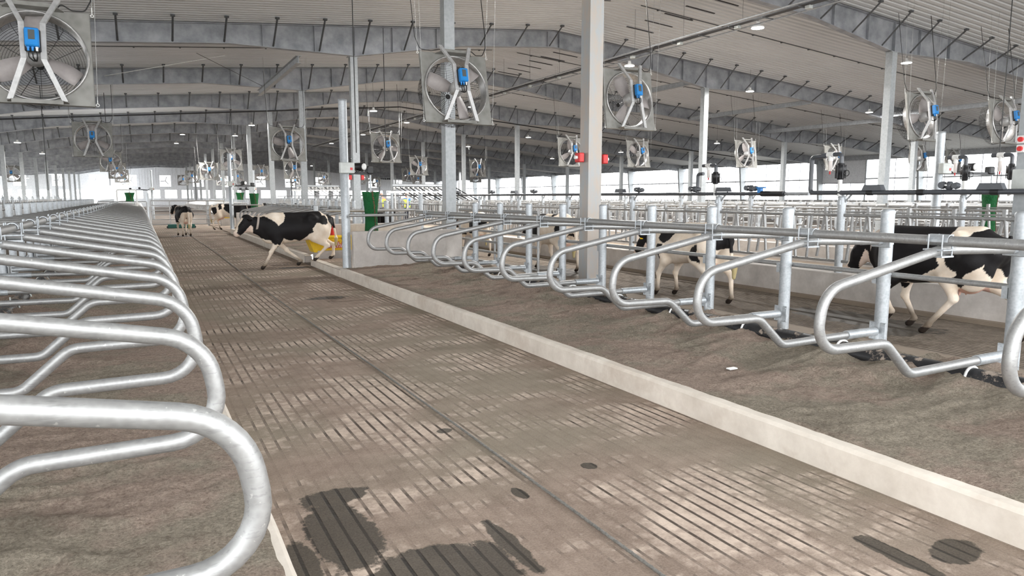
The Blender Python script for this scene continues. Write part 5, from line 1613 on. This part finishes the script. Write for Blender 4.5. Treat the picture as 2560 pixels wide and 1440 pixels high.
cow('large black cow with white rump patch walking behind the right posts', (8.55, 5.38, 0), PI / 2, 1.0, .014, (.84, 1.06), (1.10, .66), -.05,
    legs=[(.44, .34, .10), (.36, .24), (-.44, -.14), (-.98, -1.04)], black=[C2a, C2b], muck=.16,
    tail=[(-.92, 0, 1.2), (-1.0, .03, 1.0), (-1.02, .05, .75), (-1.04, .05, .5)])
cow('mostly white cow with black patches walking behind the post right of the thick column', (7.85, 8.95, 0), PI / 2, .96, .018, (1.0, 1.0), (1.30, .68), .05,
    legs=[(.52, .56), (.44, .42), (-.72, -.66), (-.88, -.88)], black=[C3a, C3b, C3c, C3d], muck=.12, tagc='yellow',
    tail=[(-.92, 0, 1.2), (-1.02, 0, 1.0), (-1.05, 0, .75), (-1.12, 0, .62)])
cow('white and black cow behind the small tubular gate left of the thick column', (8.3, 14.0, 0), PI / 2, .98, .024, (1.0, 1.10), (1.25, .76), .05,
    black=[[(.25, 1.5), (1.3, 1.5), (1.3, .55), (.55, .6), (.3, .75), (.1, 1.0)], [(-.1, 1.4), (-.35, 1.4), (-.3, 1.1), (-.15, 1.05)], [(-.62, 1.2), (-.82, 1.15), (-.85, .8), (-.65, .85)]])
cow('white cow with black back stripes beyond the tubular gate, farther left', (8.4, 18.6, 0), PI / 2, .95, .028, (.95, 1.12), (1.2, .80), 0,
    black=[[(.1, 1.5), (.6, 1.5), (.5, 1.12), (.2, 1.1)], [(.5, .9), (.7, .9), (.6, .75)]], noise_black=(5.0, .28))
cow('cow seen from behind standing in the alley before the far gate, ear turned left', (1.62, 33.4, 0), PI / 2 + .12, .97, .028, (.88, 1.22), (1.12, .95), .30,
    black=[[(-1.2, 1.30), (-1.2, 1.12), (-.86, 1.02), (-.74, .80), (-.45, .66), (.4, .58), (.9, .6), (.9, 1.5), (.2, 1.5), (.1, 1.24), (-.15, 1.24), (-.25, 1.5), (-1.0, 1.5)]], legs=[(.46, .48), (.42, .42), (-.76, -.70), (-.70, -.60)], tail=[(-.88, 0, 1.22), (-1.0, -.03, 1.05), (-1.02, -.05, .75), (-1.0, -.04, .5)])
cow('cow standing with its rear to the alley beside the far round pole', (4.02, 37.7, .03), -.30, .98, .028, (1.0, 1.15), (1.25, .95), 0,
    black=[[(-.35, 1.5), (1.3, 1.5), (1.3, .6), (.1, .62), (-.1, .85), (-.3, 1.0)], [(-.95, 1.1), (-.7, 1.15), (-.62, .9), (-.8, .75)], [(-.6, 1.3), (-.45, 1.3), (-.4, 1.05), (-.55, 1.0)]])
cow('black cow standing beyond the green brush above the low partition', (8.3, 26.5, 0), PI / 2 - .5, .95, .03, (1.0, 1.05), (1.24, .75), 0, black=[[(-1.2, 1.5), (1.3, 1.5), (1.3, .62), (-1.2, .62)]])
cow('black cow whose back shows behind the far green brush', (6.4, 39.2, .03), .1, 1.0, .035, (1.0, 1.15), (1.25, .9), 0, black=[[(-.7, 1.5), (1.3, 1.5), (1.3, .6), (-.7, .6)]], collar=False)

def person(label, loc, rz, shirt, hat):
    def fn(P):
        d = seg_d(P, (0, 0, .95), (0, 0, 1.36), .13, .15, 1.35)
        d = smin(d, seg_d(P, (0, -.17, 1.40), (0, .17, 1.40), .07, .07), .06)
        for s in (-1, 1):
            d = smin(d, seg_d(P, (0, .09 * s, .92), (.02, .10 * s, .50), .095, .06), .05)
            d = smin(d, seg_d(P, (.02, .10 * s, .50), (0, .10 * s, .09), .06, .042), .04)
            d = smin(d, seg_d(P, (-.03, .10 * s, .05), (.14, .11 * s, .04), .045, .035), .03)
            d = smin(d, seg_d(P, (0, .20 * s, 1.38), (.03, .25 * s, 1.12), .055, .042), .05)
            d = smin(d, seg_d(P, (.03, .25 * s, 1.12), (.22, .16 * s, 1.06), .042, .03), .03)
            d = smin(d, seg_d(P, (.22, .16 * s, 1.06), (.30, .13 * s, 1.07), .035, .025), .02)
        d = smin(d, seg_d(P, (0, 0, 1.42), (.01, 0, 1.54), .055, .05), .04)
        d = smin(d, ell_d(P, (.02, 0, 1.62), (.095, .078, .12)), .03)
        d = smin(d, ((P - np.array((.115, 0, 1.61))) ** 2).sum(1) ** .5 - .016, .015)
        return d
    V, F = surface(fn, (-.25, -.4, -.02), (.42, .4, 1.82), .022)
    C = np.tile(np.array((.50, .28, .20)), (len(V), 1)); z = V[:, 2]
    C[z < .95] = (.02, .025, .04); arms = (z >= .95) & (z < 1.46) & (np.abs(V[:, 1]) < .30) & (V[:, 0] < .16); C[arms] = shirt; C[z < .08] = (.03, .02, .02)
    me = bpy.data.meshes.new('body'); me.from_pydata([tuple(v) for v in V], [], F); me.polygons.foreach_set('use_smooth', [True] * len(me.polygons))
    ca = me.color_attributes.new('coat', 'FLOAT_COLOR', 'POINT'); ca.data.foreach_set('color', np.concatenate([C, np.ones((len(V), 1))], 1).astype(np.float32).ravel())
    me.materials.append(M['coat']); me.update()
    import bmesh
    bm = bmesh.new(); bm.from_mesh(me); bmesh.ops.recalc_face_normals(bm, faces=bm.faces); bm.to_mesh(me); bm.free()
    t = thing('person', label, 'person', loc, rz); b = bpy.data.objects.new('body', me); link(b); b.parent = t
    mb = MB(); n = 20; vs = []; fs = []
    pr = [(.165, .98), (.175, 1.1), (.185, 1.25), (.18, 1.38), (.10, 1.45)]
    for (r, zz) in pr:
        for k in range(n):
            a = 2 * PI * k / n; vs.append((r * .92 * math.cos(a), r * 1.22 * math.sin(a), zz))
    for i in range(len(pr) - 1):
        for k in range(n): fs.append((i * n + k, i * n + (k + 1) % n, (i + 1) * n + (k + 1) % n, (i + 1) * n + k))
    mb.add(vs, fs, True); obj('safety_vest', mb, 'vest', t)
    if hat: obj('hard_hat', MB().lathe([(.135, 1.665), (.115, 1.675), (.11, 1.72), (.07, 1.765), (.0, 1.78)], 18, (.02, 0, 0)), 'hardhat', t)
    return t
person('person in yellow safety vest and orange hard hat beyond the headlocks', (12.35, 35.6, .12), PI * 1.1, (.05, .18, .40), True)
person('person bending in yellow safety vest left of the one with the hard hat', (12.0, 38.8, .12), PI * .6, (.45, .25, .18), False)
